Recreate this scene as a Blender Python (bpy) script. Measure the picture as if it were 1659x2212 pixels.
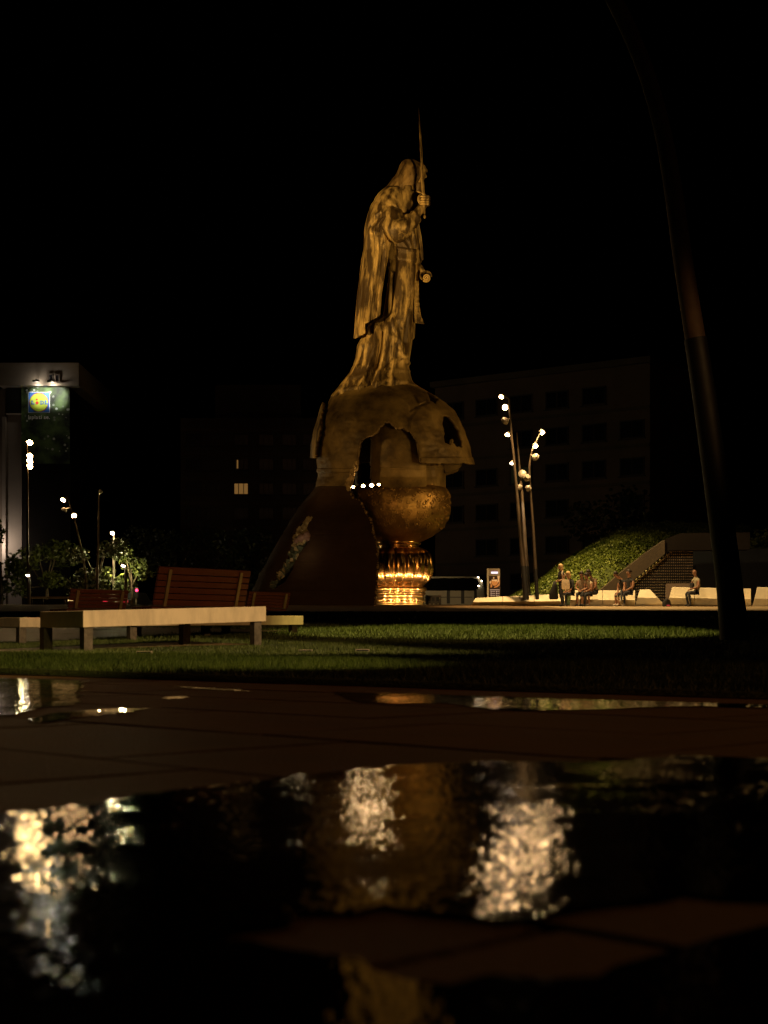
import bpy, bmesh, math, random
import numpy as np
from mathutils import Vector, Matrix, noise
from mathutils.geometry import tessellate_polygon

for o in list(bpy.data.objects):
    bpy.data.objects.remove(o)
SC = bpy.context.scene
COL = SC.collection
R = math.radians
random.seed(7)
np.random.seed(7)
CAMZ, F, HX, HY = 0.22, 3200.0, 829.5, 1383.0     # camera height, focal length and principal point of the measured photograph

# ------------------------------------------------------------------ camera
cd = bpy.data.cameras.new('camera')
cam = bpy.data.objects.new('camera', cd)
COL.objects.link(cam)
cam.location = (0, 0, CAMZ)
cam.rotation_euler = (R(90), 0, 0)
cd.sensor_fit = 'VERTICAL'
cd.sensor_height = 17.3
cd.sensor_width = 13.0
cd.lens = F / 2212.0 * 17.3
cd.shift_y = (HY - 1106.0) / 2212.0
cd.clip_start = 0.05
cd.clip_end = 2000
cd.dof.use_dof = True
cd.dof.focus_distance = 55
cd.dof.aperture_fstop = 2.8
cd.dof.aperture_blades = 7
SC.camera = cam

# ------------------------------------------------------------------ night sky
W = bpy.data.worlds.new('World')
SC.world = W
W.use_nodes = True
nt = W.node_tree
sky = nt.nodes.new('ShaderNodeTexSky')
sky.sky_type = 'NISHITA'
sky.sun_disc = False
sky.sun_elevation = R(-6)
sky.sun_rotation = R(200)
hsv = nt.nodes.new('ShaderNodeMixRGB')
hsv.blend_type = 'MULTIPLY'
hsv.inputs[0].default_value = 1
hsv.inputs[2].default_value = (1.0, 0.62, 0.40, 1)
nt.links.new(sky.outputs[0], hsv.inputs[1])
nt.links.new(hsv.outputs[0], nt.nodes['Background'].inputs[0])
nt.nodes['Background'].inputs[1].default_value = 0.004
SC.view_settings.view_transform = 'Standard'
SC.view_settings.look = 'None'
SC.view_settings.exposure = 0
SC.view_settings.gamma = 1
SC.view_settings.use_curve_mapping = False
SC.cycles.use_denoising = True
SC.cycles.sample_clamp_indirect = 6
SC.cycles.max_bounces = 6
SC.cycles.caustics_reflective = False
SC.cycles.caustics_refractive = False

def spot(name, loc, target, power, col, cone, blend=0.3, radius=0.25):
    l = bpy.data.lights.new(name, 'SPOT')
    l.energy = power
    l.color = col
    l.spot_size = R(cone)
    l.spot_blend = blend
    l.shadow_soft_size = radius
    o = bpy.data.objects.new(name, l)
    COL.objects.link(o)
    o.location = loc
    o.rotation_euler = (Vector(target) - Vector(loc)).to_track_quat('-Z', 'Y').to_euler()
    return o

def point(name, loc, power, col, radius=0.1):
    l = bpy.data.lights.new(name, 'POINT')
    l.energy = power
    l.color = col
    l.shadow_soft_size = radius
    o = bpy.data.objects.new(name, l)
    COL.objects.link(o)
    o.location = loc
    return o

WARM = (1.0, 0.60, 0.20)
SODIUM = (1.0, 0.66, 0.30)
# unseen floodlights of the square plus added fill spots; no masts are built
spot('statue_flood_light', (-30, 50, 10), (0.9, 70, 17.9), 54000, (1.0, 0.59, 0.16), 20, 0.35, 0.3)
spot('statue_front_light', (20, 26, 3.0), (0.6, 70, 18.6), 58000, (1.0, 0.60, 0.17), 13, 0.3, 0.3)
spot('pole_fill_light', (15, 12, 5), (3.0, 19.6, 8.2), 42, (1.0, 0.45, 0.15), 58, 0.6, 0.3)  # added fill so the pole's upper part shows; no lamp stands there
spot('helmet_flood_light', (-32, 52, 11), (2.0, 70, 9.6), 6500, (1.0, 0.58, 0.16), 14, 0.6, 0.3)
spot('drum_flood_light', (24, 30, 3), (1.4, 70, 9.0), 9000, (1.0, 0.60, 0.16), 11, 0.6, 0.3)
spot('base_fill_light', (-7, 32, 3.5), (-2.4, 66, 4.6), 3600, (1.0, 0.50, 0.14), 20, 0.7, 0.3)  # low frontal fill added to even out the dark base
spot('rim_flood_light', (24, 60, 9), (2.5, 70, 8.6), 5200, (1.0, 0.58, 0.16), 24, 0.5, 0.3)
spot('bench_flood_light', (11.0, 4.5, 8.0), (-2.5, 17.1, 0.45), 14000, (1.0, 0.63, 0.28), 15, 0.5, 0.2)
spot('back_bench_flood_light', (12, 6, 9.0), (-2.5, 24, 0.8), 3200, (1.0, 0.52, 0.18), 20, 0.6, 0.2)
spot('paving_fill_light', (5.0, 10.0, 8.0), (0, 5.6, 0), 300, (1.0, 0.40, 0.08), 80, 0.8, 0.3)  # dim fill added in place of stray lamplight on the paving
spot('lawn_flood_light', (1.3, 20.6, 9.6), (1.7, 23.6, 0.4), 6000, (1.0, 0.76, 0.20), 45, 0.35, 0.1)
spot('lawn_edge_flood_light', (5.0, 5.0, 6.0), (-3.4, 12.0, 0.0), 2600, (1.0, 0.74, 0.20), 30, 0.5, 0.1)
spot('plaza_flood_light', (6.2, 60.2, 12), (10.0, 61.0, 1.6), 8000, (1.0, 0.64, 0.26), 92, 0.5, 0.2)
spot('bench_fill_light', (7.0, 47, 9), (10.5, 61, 2.0), 2600, (1.0, 0.64, 0.28), 50, 0.6, 0.2)  # weak frontal fill added for the people and bench fronts
spot('mound_flood_light', (4.6, 64.4, 10), (9.3, 69.5, 3.0), 13500, (1.0, 0.70, 0.15), 64, 1.0, 0.2)
spot('facade_fill_light', (20, 60, 30), (18, 122, 14), 130, (1.0, 0.36, 0.13), 60, 0.6, 0.5)  # fill added to lift the dark right block
spot('office_fill_light', (-16, 70, 26), (-13, 148, 12), 420, (1.0, 0.42, 0.17), 50, 0.6, 0.5)  # fill added to lift the dark office block
spot('path_flood_light', (-14, 40, 9), (-5, 22, 0.2), 900, (1.0, 0.62, 0.25), 50, 0.6, 0.2)

# ------------------------------------------------------------------ helpers
def P(px, py, D):
    return Vector(((px - HX) / F * D, D, CAMZ + (HY - py) / F * D))

GZ_Y = [-50, 5.5, 10, 16, 18.2, 20, 25, 30, 50, 62, 70, 78, 100, 2000]
GZ_Z = [0, 0, .02, .065, .145, .20, .37, .55, 1.16, 1.60, 1.86, 2.04, 1.5, 1.5]
def gz(x, y):
    z = float(np.interp(y, GZ_Y, GZ_Z))
    if x < -3 and y > 14:      # the lawn falls off a little to the left
        z -= min(.09, (-3 - x) * .05) * min(1, (y - 14) / 8)
    return z

class MB:
    def __init__(s):
        s.v, s.f, s.m = [], [], []
    def add(s, v, f, m=0):
        n = len(s.v)
        s.v += [tuple(a) for a in v]
        s.f += [tuple(i + n for i in q) for q in f]
        s.m += [m] * len(f)
    def box(s, c, d, rot=None, m=0):
        c = Vector(c); hx, hy, hz = d[0] / 2, d[1] / 2, d[2] / 2
        vs = [Vector((x, y, z)) for z in (-hz, hz) for y in (-hy, hy) for x in (-hx, hx)]
        if rot is not None:
            M = rot if not isinstance(rot, (int, float)) else Matrix.Rotation(rot, 3, 'Z')
            vs = [M @ v for v in vs]
        s.add([v + c for v in vs], [(0, 2, 3, 1), (4, 5, 7, 6), (0, 1, 5, 4), (2, 6, 7, 3), (0, 4, 6, 2), (1, 3, 7, 5)], m)
    def tube(s, pts, rad, n=10, cap=True, m=0):
        pts = [Vector(p) for p in pts]
        if not isinstance(rad, (list, tuple)):
            rad = [rad] * len(pts)
        vs, fs = [], []
        up = Vector((0, 1, 0))
        for i, p in enumerate(pts):
            t = (pts[min(i + 1, len(pts) - 1)] - pts[max(i - 1, 0)]).normalized()
            a = up - t * up.dot(t)
            if a.length < .05:
                a = Vector((1, 0, 0)) - t * t.x
            a.normalize(); b = t.cross(a)
            for k in range(n):
                th = 2 * math.pi * k / n
                vs.append(p + (a * math.cos(th) + b * math.sin(th)) * rad[i])
        for i in range(len(pts) - 1):
            for k in range(n):
                fs.append((i * n + k, i * n + (k + 1) % n, (i + 1) * n + (k + 1) % n, (i + 1) * n + k))
        if cap:
            fs.append(tuple(range(n))[::-1])
            fs.append(tuple((len(pts) - 1) * n + k for k in range(n)))
        s.add(vs, fs, m)
    def rings(s, rings, closed=True, cap=True, m=0):
        n = len(rings[0]); vs = [p for r in rings for p in r]; fs = []
        for i in range(len(rings) - 1):
            for k in range(n if closed else n - 1):
                fs.append((i * n + k, i * n + (k + 1) % n, (i + 1) * n + (k + 1) % n, (i + 1) * n + k))
        if cap and closed:
            fs.append(tuple(range(n))[::-1]); fs.append(tuple((len(rings) - 1) * n + k for k in range(n)))
        s.add(vs, fs, m)
    def ell(s, c, r, n=10, k=7, m=0, rot=None):
        c = Vector(c); rr = []
        for i in range(k + 1):
            ph = -math.pi / 2 + math.pi * i / k
            ring = []
            for j in range(n):
                th = 2 * math.pi * j / n
                v = Vector((r[0] * math.cos(ph) * math.cos(th), r[1] * math.cos(ph) * math.sin(th), r[2] * math.sin(ph)))
                ring.append((rot @ v if rot is not None else v) + c)
            rr.append(ring)
        s.rings(rr, cap=False, m=m)
    def prism(s, poly, off, m=0):
        poly = [Vector(p) for p in poly]; off = Vector(off); n = len(poly)
        tri = tessellate_polygon([poly])
        vs = poly + [p + off for p in poly]
        fs = [tuple(t) for t in tri] + [tuple(i + n for i in t[::-1]) for t in tri]
        fs += [(i, (i + 1) % n, (i + 1) % n + n, i + n) for i in range(n)]
        s.add(vs, fs, m)
    def lathe(s, c, prof, n=48, lobes=0, amp=0, m=0, sy=1):
        c = Vector(c); rr = []
        for (r, z, *a) in prof:
            k = a[0] if a else 0
            rr.append([c + Vector((q * math.cos(t), sy * q * math.sin(t), z)) for t, q in
                       ((2 * math.pi * j / n, r * (1 - k * amp * (1 - abs(math.sin(lobes * math.pi * j / n))) ** 1.5)) for j in range(n))])
        s.rings(rr, m=m)
    def mesh(s, name):
        me = bpy.data.meshes.new(name)
        me.from_pydata(s.v, [], s.f)
        return me
    def build(s, name, mat, parent=None, smooth=False, bevel=0, autosmooth=None):
        me = s.mesh(name)
        bm = bmesh.new(); bm.from_mesh(me)
        bmesh.ops.recalc_face_normals(bm, faces=bm.faces)
        bm.to_mesh(me); bm.free()
        o = bpy.data.objects.new(name, me)
        COL.objects.link(o)
        for mm in (mat if isinstance(mat, (list, tuple)) else [mat]):
            me.materials.append(mm)
        if len(set(s.m)) > 1:
            me.polygons.foreach_set('material_index', s.m)
        if smooth:
            me.polygons.foreach_set('use_smooth', [True] * len(me.polygons))
            if autosmooth:
                me.set_sharp_from_angle(angle=R(autosmooth))
        if parent:
            o.parent = parent
            o.matrix_parent_inverse = Matrix.Translation(parent.location).inverted() if parent.type == 'EMPTY' and parent.parent is None and parent.rotation_euler.z == 0 else Matrix()
        if bevel:
            b = o.modifiers.new('bevel', 'BEVEL'); b.width = bevel; b.segments = 2; b.limit_method = 'ANGLE'
        return o

def thing(name, loc, label, cat, group=None):
    o = bpy.data.objects.new(name, None)
    COL.objects.link(o); o.location = loc
    o.empty_display_size = .2
    o['label'] = label; o['category'] = cat
    if group: o['group'] = group
    return o
def tag(o, label, cat, group=None, kind=None):
    o['label'] = label; o['category'] = cat
    if group: o['group'] = group
    if kind: o['kind'] = kind
    return o
def struct(o):
    o['kind'] = 'structure'
    return o

def child(mb, name, mat, parent, **k):
    """a sub-part: parent is a mesh part whose own mesh is in world coordinates"""
    o = mb.build(name, mat, None, **k)
    o.parent = parent
    o.matrix_parent_inverse = Matrix.Translation(parent.parent.location).inverted() @ Matrix.Translation(parent.parent.location)
    return o

# ------------------------------------------------------------------ materials
def mat(name, col, rough=.6, metal=0, var=0.0, scale=6, col2=None, bump=0, bscale=40, spec=.5, emit=None, estr=0, stretch=None, contrast=None, coat=0):
    m = bpy.data.materials.new(name); m.use_nodes = True
    n = m.node_tree.nodes; L = m.node_tree.links
    b = n['Principled BSDF']
    b.inputs['Base Color'].default_value = (*col, 1)
    b.inputs['Roughness'].default_value = rough
    b.inputs['Metallic'].default_value = metal
    b.inputs['Specular IOR Level'].default_value = spec
    if coat:
        b.inputs['Coat Weight'].default_value = coat
        b.inputs['Coat Roughness'].default_value = .12
    if emit:
        b.inputs['Emission Color'].default_value = (*emit, 1)
        b.inputs['Emission Strength'].default_value = estr
    if var or col2 or bump:
        tc = n.new('ShaderNodeTexCoord')
        mp = n.new('ShaderNodeMapping')
        L.new(tc.outputs['Object'], mp.inputs['Vector'])
        if stretch: mp.inputs['Scale'].default_value = stretch
    if var or col2:
        nz = n.new('ShaderNodeTexNoise'); nz.inputs['Scale'].default_value = scale
        nz.inputs['Detail'].default_value = 6; nz.inputs['Roughness'].default_value = .62
        L.new(mp.outputs[0], nz.inputs['Vector'])
        cr = n.new('ShaderNodeValToRGB')
        lo, hi = contrast or (.35, .65)
        cr.color_ramp.elements[0].position = lo; cr.color_ramp.elements[1].position = hi
        c1 = [c * (1 - var) for c in col]; c2 = col2 or [min(1, c * (1 + var)) for c in col]
        cr.color_ramp.elements[0].color = (*c1, 1); cr.color_ramp.elements[1].color = (*c2, 1)
        L.new(nz.outputs['Fac'], cr.inputs[0]); L.new(cr.outputs[0], b.inputs['Base Color'])
        mr = n.new('ShaderNodeMapRange')
        mr.inputs['To Min'].default_value = max(0.02, rough - .12); mr.inputs['To Max'].default_value = min(1, rough + .12)
        L.new(nz.outputs['Fac'], mr.inputs['Value']); L.new(mr.outputs[0], b.inputs['Roughness'])
    if bump:
        n2 = n.new('ShaderNodeTexNoise'); n2.inputs['Scale'].default_value = bscale; n2.inputs['Detail'].default_value = 5
        L.new(mp.outputs[0], n2.inputs['Vector'])
        bp = n.new('ShaderNodeBump'); bp.inputs['Strength'].default_value = bump; bp.inputs['Distance'].default_value = .05
        L.new(n2.outputs['Fac'], bp.inputs['Height']); L.new(bp.outputs[0], b.inputs['Normal'])
    return m

M = {}
M['bronze'] = mat('bronze', (.06, .036, .014), .55, .3, scale=1.35, col2=(.46, .32, .125), bump=.9, bscale=4.5, stretch=(1.7, 1.7, .38), contrast=(.45, .585))
M['bronze_dark'] = mat('bronze_dark_patina', (.045, .026, .010), .55, .3, scale=1.6, col2=(.27, .175, .07), bump=.6, bscale=3, stretch=(1.7, 1.7, .3), contrast=(.40, .62))
M['helmet_bronze'] = mat('helmet_bronze', (.075, .045, .015), .6, .25, scale=.9, col2=(.27, .18, .065), bump=.7, bscale=2.2, contrast=(.36, .64))
M['dark_shell'] = mat('dark_shell', (.044, .025, .015), .95, 0, scale=.8, col2=(.064, .038, .023), bump=.25, bscale=2, spec=.1)
M['bowl_metal'] = mat('bowl_metal', (.20, .115, .035), .42, .75, scale=1.2, col2=(.44, .27, .09), bump=1.0, bscale=2.6)
M['gold'] = mat('polished_gold', (.70, .41, .16), .24, 1, var=.12, scale=1.5, bump=.05, bscale=3)
M['concrete'] = mat('bench_concrete', (.50, .42, .29), .75, var=.2, scale=2.2, stretch=(3, 3, 1.1), contrast=(.25, .6), bump=.15, bscale=60)
M['white_concrete'] = mat('white_concrete', (.72, .64, .46), .7, var=.07, scale=3, bump=.1, bscale=40)
M['leg_steel'] = mat('bench_leg_steel', (.10, .085, .065), .6, .2, var=.35, scale=20)
M['wood'] = mat('red_brown_wood', (.10, .022, .008), .55, col2=(.16, .038, .013), scale=4, stretch=(1, 1, 12), bump=.2, bscale=30)
M['support'] = mat('support_steel', (.33, .24, .12), .55, .3, var=.15)
M['pole'] = mat('pole_black', (.03, .024, .02), .45, .2, var=.3, scale=4)
M['pole_warm'] = mat('pole_brown', (.13, .08, .05), .7, .1, var=.25, scale=3)
M['pole_sleeve'] = mat('pole_sleeve', (.008, .007, .006), .6, .1, var=.2)
M['lamp_grey'] = mat('lamp_housing', (.30, .26, .21), .5, .3, var=.1)
def lens(name, s, col=(1, .66, .33)):
    return mat(name, (0, 0, 0), .5, emit=col, estr=s)
M['lens_on'] = lens('lamp_lens_lit', 135, (1, .60, .26))
M['lens_left'] = lens('lamp_lens_lit_yellow', 115, (1, .62, .24))
M['lens_small'] = lens('lamp_lens_small', 45, (1, .8, .55))
M['lens_off'] = mat('lamp_lens_unlit', (.25, .22, .18), .2, 0)
M['grass'] = mat('grass_blades', (.030, .055, .008), .6, col2=(.085, .115, .018), scale=2.5)
M['soil'] = mat('lawn_ground', (.022, .034, .007), .95, col2=(.05, .065, .012), scale=3, bump=.6, bscale=60)
M['leaf'] = mat('tree_leaves', (.022, .034, .006), .5, col2=(.07, .085, .014), scale=1.5)
M['ivy'] = mat('ivy_leaves', (.022, .036, .005), .55, col2=(.075, .09, .014), scale=.9)
M['bark'] = mat('bark', (.10, .075, .05), .9, var=.3, scale=8, bump=.5, bscale=20)
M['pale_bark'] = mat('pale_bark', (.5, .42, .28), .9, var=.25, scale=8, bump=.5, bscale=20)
M['black'] = mat('black_paint', (.012, .011, .011), .4, var=.1)
M['glass'] = mat('dark_glass', (.010, .012, .016), .28, 0, spec=.6)
M['coach_glass'] = mat('tinted_coach_glass', (.003, .003, .004), .06, spec=.12, var=.1)
M['white_paint'] = mat('white_paint', (.55, .50, .38), .35, var=.05)
M['facade_brown'] = mat('facade_render', (.26, .19, .14), .9, var=.15, scale=.4)
M['facade_dark'] = mat('facade_concrete', (.20, .16, .12), .9, var=.15, scale=.4)
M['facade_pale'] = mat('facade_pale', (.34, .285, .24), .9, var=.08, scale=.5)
M['wing'] = mat('wing_wall_concrete', (.05, .036, .02), .9, var=.2, scale=1.2, bump=.2, bscale=8)
M['facade_mid'] = mat('facade_mid_grey', (.25, .21, .175), .9, var=.08, scale=.5)
M['facade_black'] = mat('facade_near_black', (.009, .007, .006), .8, var=.15, scale=.5, spec=.08)  # dark tower wall; on the wing wall's end it stands for shade
M['facade_pink'] = mat('facade_pinkish', (.17, .125, .09), .9, var=.08, scale=.5)
M['window_lit'] = mat('window_lit', (.1, .05, .01), .5, emit=(1, .5, .13), estr=.16, var=0)
M['window_dim'] = mat('window_dimly_lit', (.05, .04, .02), .5, emit=(.75, .8, .3), estr=.005)
M['frame'] = mat('window_frame', (.13, .10, .08), .7, var=.1)
M['steel'] = mat('brushed_steel', (.40, .32, .22), .4, .6, var=.1)

# wet stone paving
def paving_mat(name, c1, c2, rough):
    m = mat(name, c1, rough, col2=c2, scale=1.6, bump=.35, bscale=120, spec=.12, contrast=(.3, .7))
    return m
M['slab'] = paving_mat('damp_paving_stone', (.095, .046, .017), (.16, .080, .030), .66)
M['slab_b'] = paving_mat('damp_paving_stone_dark', (.08, .039, .014), (.14, .069, .026), .62)
M['bed'] = mat('paving_bed', (.015, .011, .008), .9, var=.2)
M['plaza'] = mat('plaza_granite', (.13, .08, .04), .85, spec=.15, col2=(.21, .135, .07), scale=4, bump=.5, bscale=14)
M['path_dark'] = mat('dark_wet_path', (.05, .035, .022), .5, var=.3, scale=2, bump=.3, bscale=12)
M['path'] = mat('wet_path', (.19, .125, .065), .5, var=.2, scale=2, bump=.12, bscale=12)

def water_mat(name, sx, sy, strength, scale2, lo=.2, rough=.03):
    """wet film over stone grain: ripples a few mm wide, drawn out along the slope of the paving"""
    m = bpy.data.materials.new(name); m.use_nodes = True
    n = m.node_tree.nodes; L = m.node_tree.links; b = n['Principled BSDF']
    b.inputs['Base Color'].default_value = (.006, .0030, .0012, 1)
    b.inputs['Roughness'].default_value = rough
    b.inputs['IOR'].default_value = 1.33
    b.inputs['Specular IOR Level'].default_value = .36
    tc = n.new('ShaderNodeTexCoord')
    mp = n.new('ShaderNodeMapping'); mp.inputs['Scale'].default_value = (sx, sy, 1)
    L.new(tc.outputs['Object'], mp.inputs[0])
    a = n.new('ShaderNodeTexNoise'); a.inputs['Scale'].default_value = 1; a.inputs['Detail'].default_value = .6; a.inputs['Roughness'].default_value = .5
    c = n.new('ShaderNodeTexNoise'); c.inputs['Scale'].default_value = scale2; c.inputs['Detail'].default_value = 2
    L.new(mp.outputs[0], a.inputs['Vector']); L.new(tc.outputs['Object'], c.inputs['Vector'])
    cr = n.new('ShaderNodeValToRGB'); cr.color_ramp.elements[0].position = .38; cr.color_ramp.elements[1].position = .62
    cr.color_ramp.elements[0].color = (lo, lo, lo, 1)
    L.new(c.outputs['Fac'], cr.inputs[0])
    mu = n.new('ShaderNodeMath'); mu.operation = 'MULTIPLY'
    L.new(a.outputs['Fac'], mu.inputs[0]); L.new(cr.outputs[0], mu.inputs[1])
    bp = n.new('ShaderNodeBump'); bp.inputs['Strength'].default_value = 1; bp.inputs['Distance'].default_value = strength
    L.new(mu.outputs[0], bp.inputs['Height']); L.new(bp.outputs[0], b.inputs['Normal'])
    return m
M['water'] = water_mat('rippled_water', 120, 34, .0012, 6, lo=.3, rough=.045)
M['water_far'] = water_mat('rippled_water_far', 70, 14, .0018, 3)

# ------------------------------------------------------------------ ground
PA = Vector((.714, .70, 0)).normalized(); PB = Vector((.70, -.714, 0)).normalized()
K0 = Vector((-.79, 7.78, 0))                      # a point on the lawn edge
def kerb_d(x, y):                                # >0 on the lawn side
    return (Vector((x, y, 0)) - K0).dot(PA)

# lawn sheet (with the terrain's rise) beyond the kerb line
def terrain(name, material, rows, xs_of, dz=0.0, jitter=0):
    mb = MB(); rr = []
    for i, y in enumerate(rows):
        rr.append([(x, yy, gz(x, yy) + dz) for x, yy in xs_of(i, y)])
    mb.rings(rr, closed=False, cap=False)
    return struct(mb.build(name, material, smooth=True))
rows = list(np.linspace(0, 14, 15)) + list(np.linspace(16, 44, 24))
mb = MB(); rr = []
nx = 40
for d in [0, .02, .3, .8, 1.5, 2.5, 4, 6, 8, 10, 12, 14, 17, 20, 24, 28, 34, 40, 48]:
    ring = []
    for t in np.linspace(-34, 34, nx):
        p = K0 + PA * d + PB * t
        ring.append((p.x, p.y, gz(p.x, p.y) + (.022 if d > 0 else -.01) + (.006 * noise.noise((p.x * .7, p.y * .7, 0)) if d > .2 else 0)))
    rr.append(ring)
mb.rings(rr, closed=False, cap=False)
struct(mb.build('lawn', M['soil'], smooth=True))

# ground beyond (plaza around the monument, road and everything out to the horizon)
mb = MB(); rr = []
for y in list(np.linspace(48.5, 78, 24)) + [85, 92, 100, 130, 200, 400, 900, 1800]:
    ring = []
    wdt = 45 if y < 79 else 30 + y
    for t in np.linspace(-1, 1, 60):
        x = t * wdt
        yy = y
        if y < 49:
            yy = 48.5 + .02 * x + .3 * math.sin(x * .35)
        ring.append((x, yy, float(np.interp(yy, GZ_Y, GZ_Z)) + .045))
    rr.append(ring)
mb.rings(rr, closed=False, cap=False)
struct(mb.build('plaza', M['plaza'], smooth=True))
mb = MB()
mb.add([(-900, -60, -.35), (900, -60, -.35), (900, 1800, -.35), (-900, 1800, -.35)], [(0, 1, 2, 3)])
struct(mb.build('ground', M['bed']))

# lit band of the plaza before the white benches, painted as a paler strip
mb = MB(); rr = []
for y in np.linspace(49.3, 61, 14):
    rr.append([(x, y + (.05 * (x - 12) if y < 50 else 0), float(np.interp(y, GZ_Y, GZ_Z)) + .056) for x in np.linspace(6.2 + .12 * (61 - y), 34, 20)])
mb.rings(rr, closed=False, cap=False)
struct(mb.build('lit_plaza_strip', mat('plaza_painted_light', (.36, .28, .17), .8, var=.15, scale=3, bump=.3, bscale=20, spec=.2), smooth=True))  # lamplight put into the colour, paler than the plaza around it

# foreground pavement: bed + single stone slabs, laid along the lawn edge
mb = MB()
c = K0
q = [c + PB * -16, c + PB * 16, c + PB * 16 - PA * 26, c + PB * -16 - PA * 26]
mb.add([(p.x, p.y, -.016) for p in q], [(0, 1, 2, 3)])
pav = struct(mb.build('pavement', M['bed']))
SA, SB, G = .98, .66, .009
slab_meshes = []
for k in range(6):
    b_ = MB()
    ch = .006
    hx, hy = (SA - G) / 2, (SB - G) / 2
    tilt = [random.uniform(-.0012, .0012) for _ in range(4)]
    lo = [(-hx, -hy, -.05), (hx, -hy, -.05), (hx, hy, -.05), (-hx, hy, -.05)]
    md = [(x, y, -ch + t) for (x, y, _), t in zip(lo, tilt)]
    up = [(x * (1 - ch / hx), y * (1 - ch / hy), t) for (x, y, _), t in zip(lo, tilt)]
    b_.rings([lo, md, up])
    me = b_.mesh('paving_slab')
    me.materials.append(M['slab'] if k % 2 else M['slab_b'])
    slab_meshes.append(me)
ang = math.atan2(PB.y, PB.x)
n_slab = 0
for ia in range(0, 14):
    for ib in range(-20, 20):
        off = .33 * SA * (ia % 3)
        p = K0 - PA * (SB * (ia + .5) + .03) + PB * (SA * ib + off)
        hw = .26 * max(p.y, 0) + 1.3
        if p.y < .35 or abs(p.x) > hw:
            continue
        o = bpy.data.objects.new('paving_slab', random.choice(slab_meshes))
        COL.objects.link(o)
        o.location = (p.x, p.y, random.uniform(-.0008, .0008))
        o.rotation_euler = (0, 0, ang)
        o.parent = pav
        n_slab += 1

# steel edging between stone and turf
mb = MB()
e0, e1 = K0 + PB * -14, K0 + PB * 14
mb.box(((e0 + e1) / 2) - PA * .008 + Vector((0, 0, -.01)), (28, .012, .03), ang)
struct(mb.build('lawn_edging', M['leg_steel']))

# puddles: thin sheets of water with irregular shores
def ground_pt(px, py, z):
    D = (CAMZ - z) * F / (py - HY)
    return ((px - HX) / F * D, D)
def puddle(name, px_poly, material, z, wob):
    pts = [ground_pt(x, y, z) for x, y in px_poly]
    out = []
    n = len(pts)
    for i in range(n):
        a, b = Vector((*pts[i], 0)), Vector((*pts[(i + 1) % n], 0))
        k = max(2, int((b - a).length / wob / .9))
        for j in range(min(k, 60)):
            p = a.lerp(b, j / min(k, 60))
            w = noise.noise(p * (1.1 / wob)) * wob + noise.noise(p * (4 / wob)) * wob * .3
            nrm = Vector((-(b - a).y, (b - a).x, 0)).normalized()
            p = p + nrm * w * (0 if j == 0 else 1)
            out.append(Vector((p.x, p.y, z)))
    mb = MB()
    tri = tessellate_polygon([out])
    mb.add(out, [tuple(t) for t in tri])
    o = mb.build(name, material)
    if o.data.polygons and o.data.polygons[0].normal.z < 0:
        o.data.flip_normals()
    return struct(o)
puddle('puddle', [(-160, 1790), (0, 1757), (180, 1738), (400, 1702), (700, 1668), (860, 1652), (1040, 1644), (1300, 1646), (1480, 1630), (1680, 1640), (1900, 1650),
                  (1900, 1935), (1659, 1942), (1478, 1928), (1328, 1950), (1080, 1985), (833, 1952), (627, 1990), (432, 2028), (602, 2046), (803, 2095),
                  (976, 2125), (1177, 2112), (1328, 2085), (1478, 2045), (1659, 1996), (1900, 1990), (2100, 2500), (2100, 2700), (-500, 2700), (-500, 2000)], M['water'], .0036, .035)
puddle('puddle', [(-120, 1467), (0, 1465), (90, 1467), (170, 1470), (182, 1482), (160, 1500), (176, 1512), (150, 1524), (90, 1528), (40, 1540), (-20, 1550), (-120, 1556)], M['water_far'], .0036, .06)
puddle('puddle', [(60, 1552), (120, 1540), (220, 1532), (330, 1530), (250, 1541), (150, 1552), (80, 1560)], M['water_far'], .0036, .04)
puddle('puddle', [(360, 1482), (430, 1484), (520, 1490), (540, 1492.5), (460, 1489), (400, 1485)], M['water_far'], .0036, .04)
puddle('puddle', [(345, 1507), (375, 1504), (405, 1504), (395, 1508), (365, 1510)], M['water_far'], .0036, .03)
puddle('puddle', [(720, 1495), (900, 1499), (1100, 1505), (1300, 1511), (1500, 1517), (1670, 1522), (1670, 1527), (1480, 1525), (1250, 1533), (1060, 1532), (960, 1518), (860, 1520), (770, 1515), (735, 1503)], M['water_far'], .0036, .05)

# path strips crossing the lawn on the left
def strip(name, pts, material, dz):
    mb = MB()
    a, b, c_, d = [Vector((*p, 0)) for p in pts]
    rr = []
    for i in range(13):
        s = a.lerp(b, i / 12); e = d.lerp(c_, i / 12)
        rr.append([(q.x, q.y, gz(q.x, q.y) + dz) for q in (s, s.lerp(e, .5), e)])
    mb.rings(rr, closed=False, cap=False)
    return struct(mb.build(name, material, smooth=True))
strip('path', [(-7.5, 13.7), (-1.5, 18.0), (-2.4, 18.8), (-8.5, 14.6)], M['path'], .034)
strip('path', [(-9.5, 18.0), (-1.5, 24.0), (-5.5, 30.5), (-14, 25)], M['path_dark'], .034)

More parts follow.
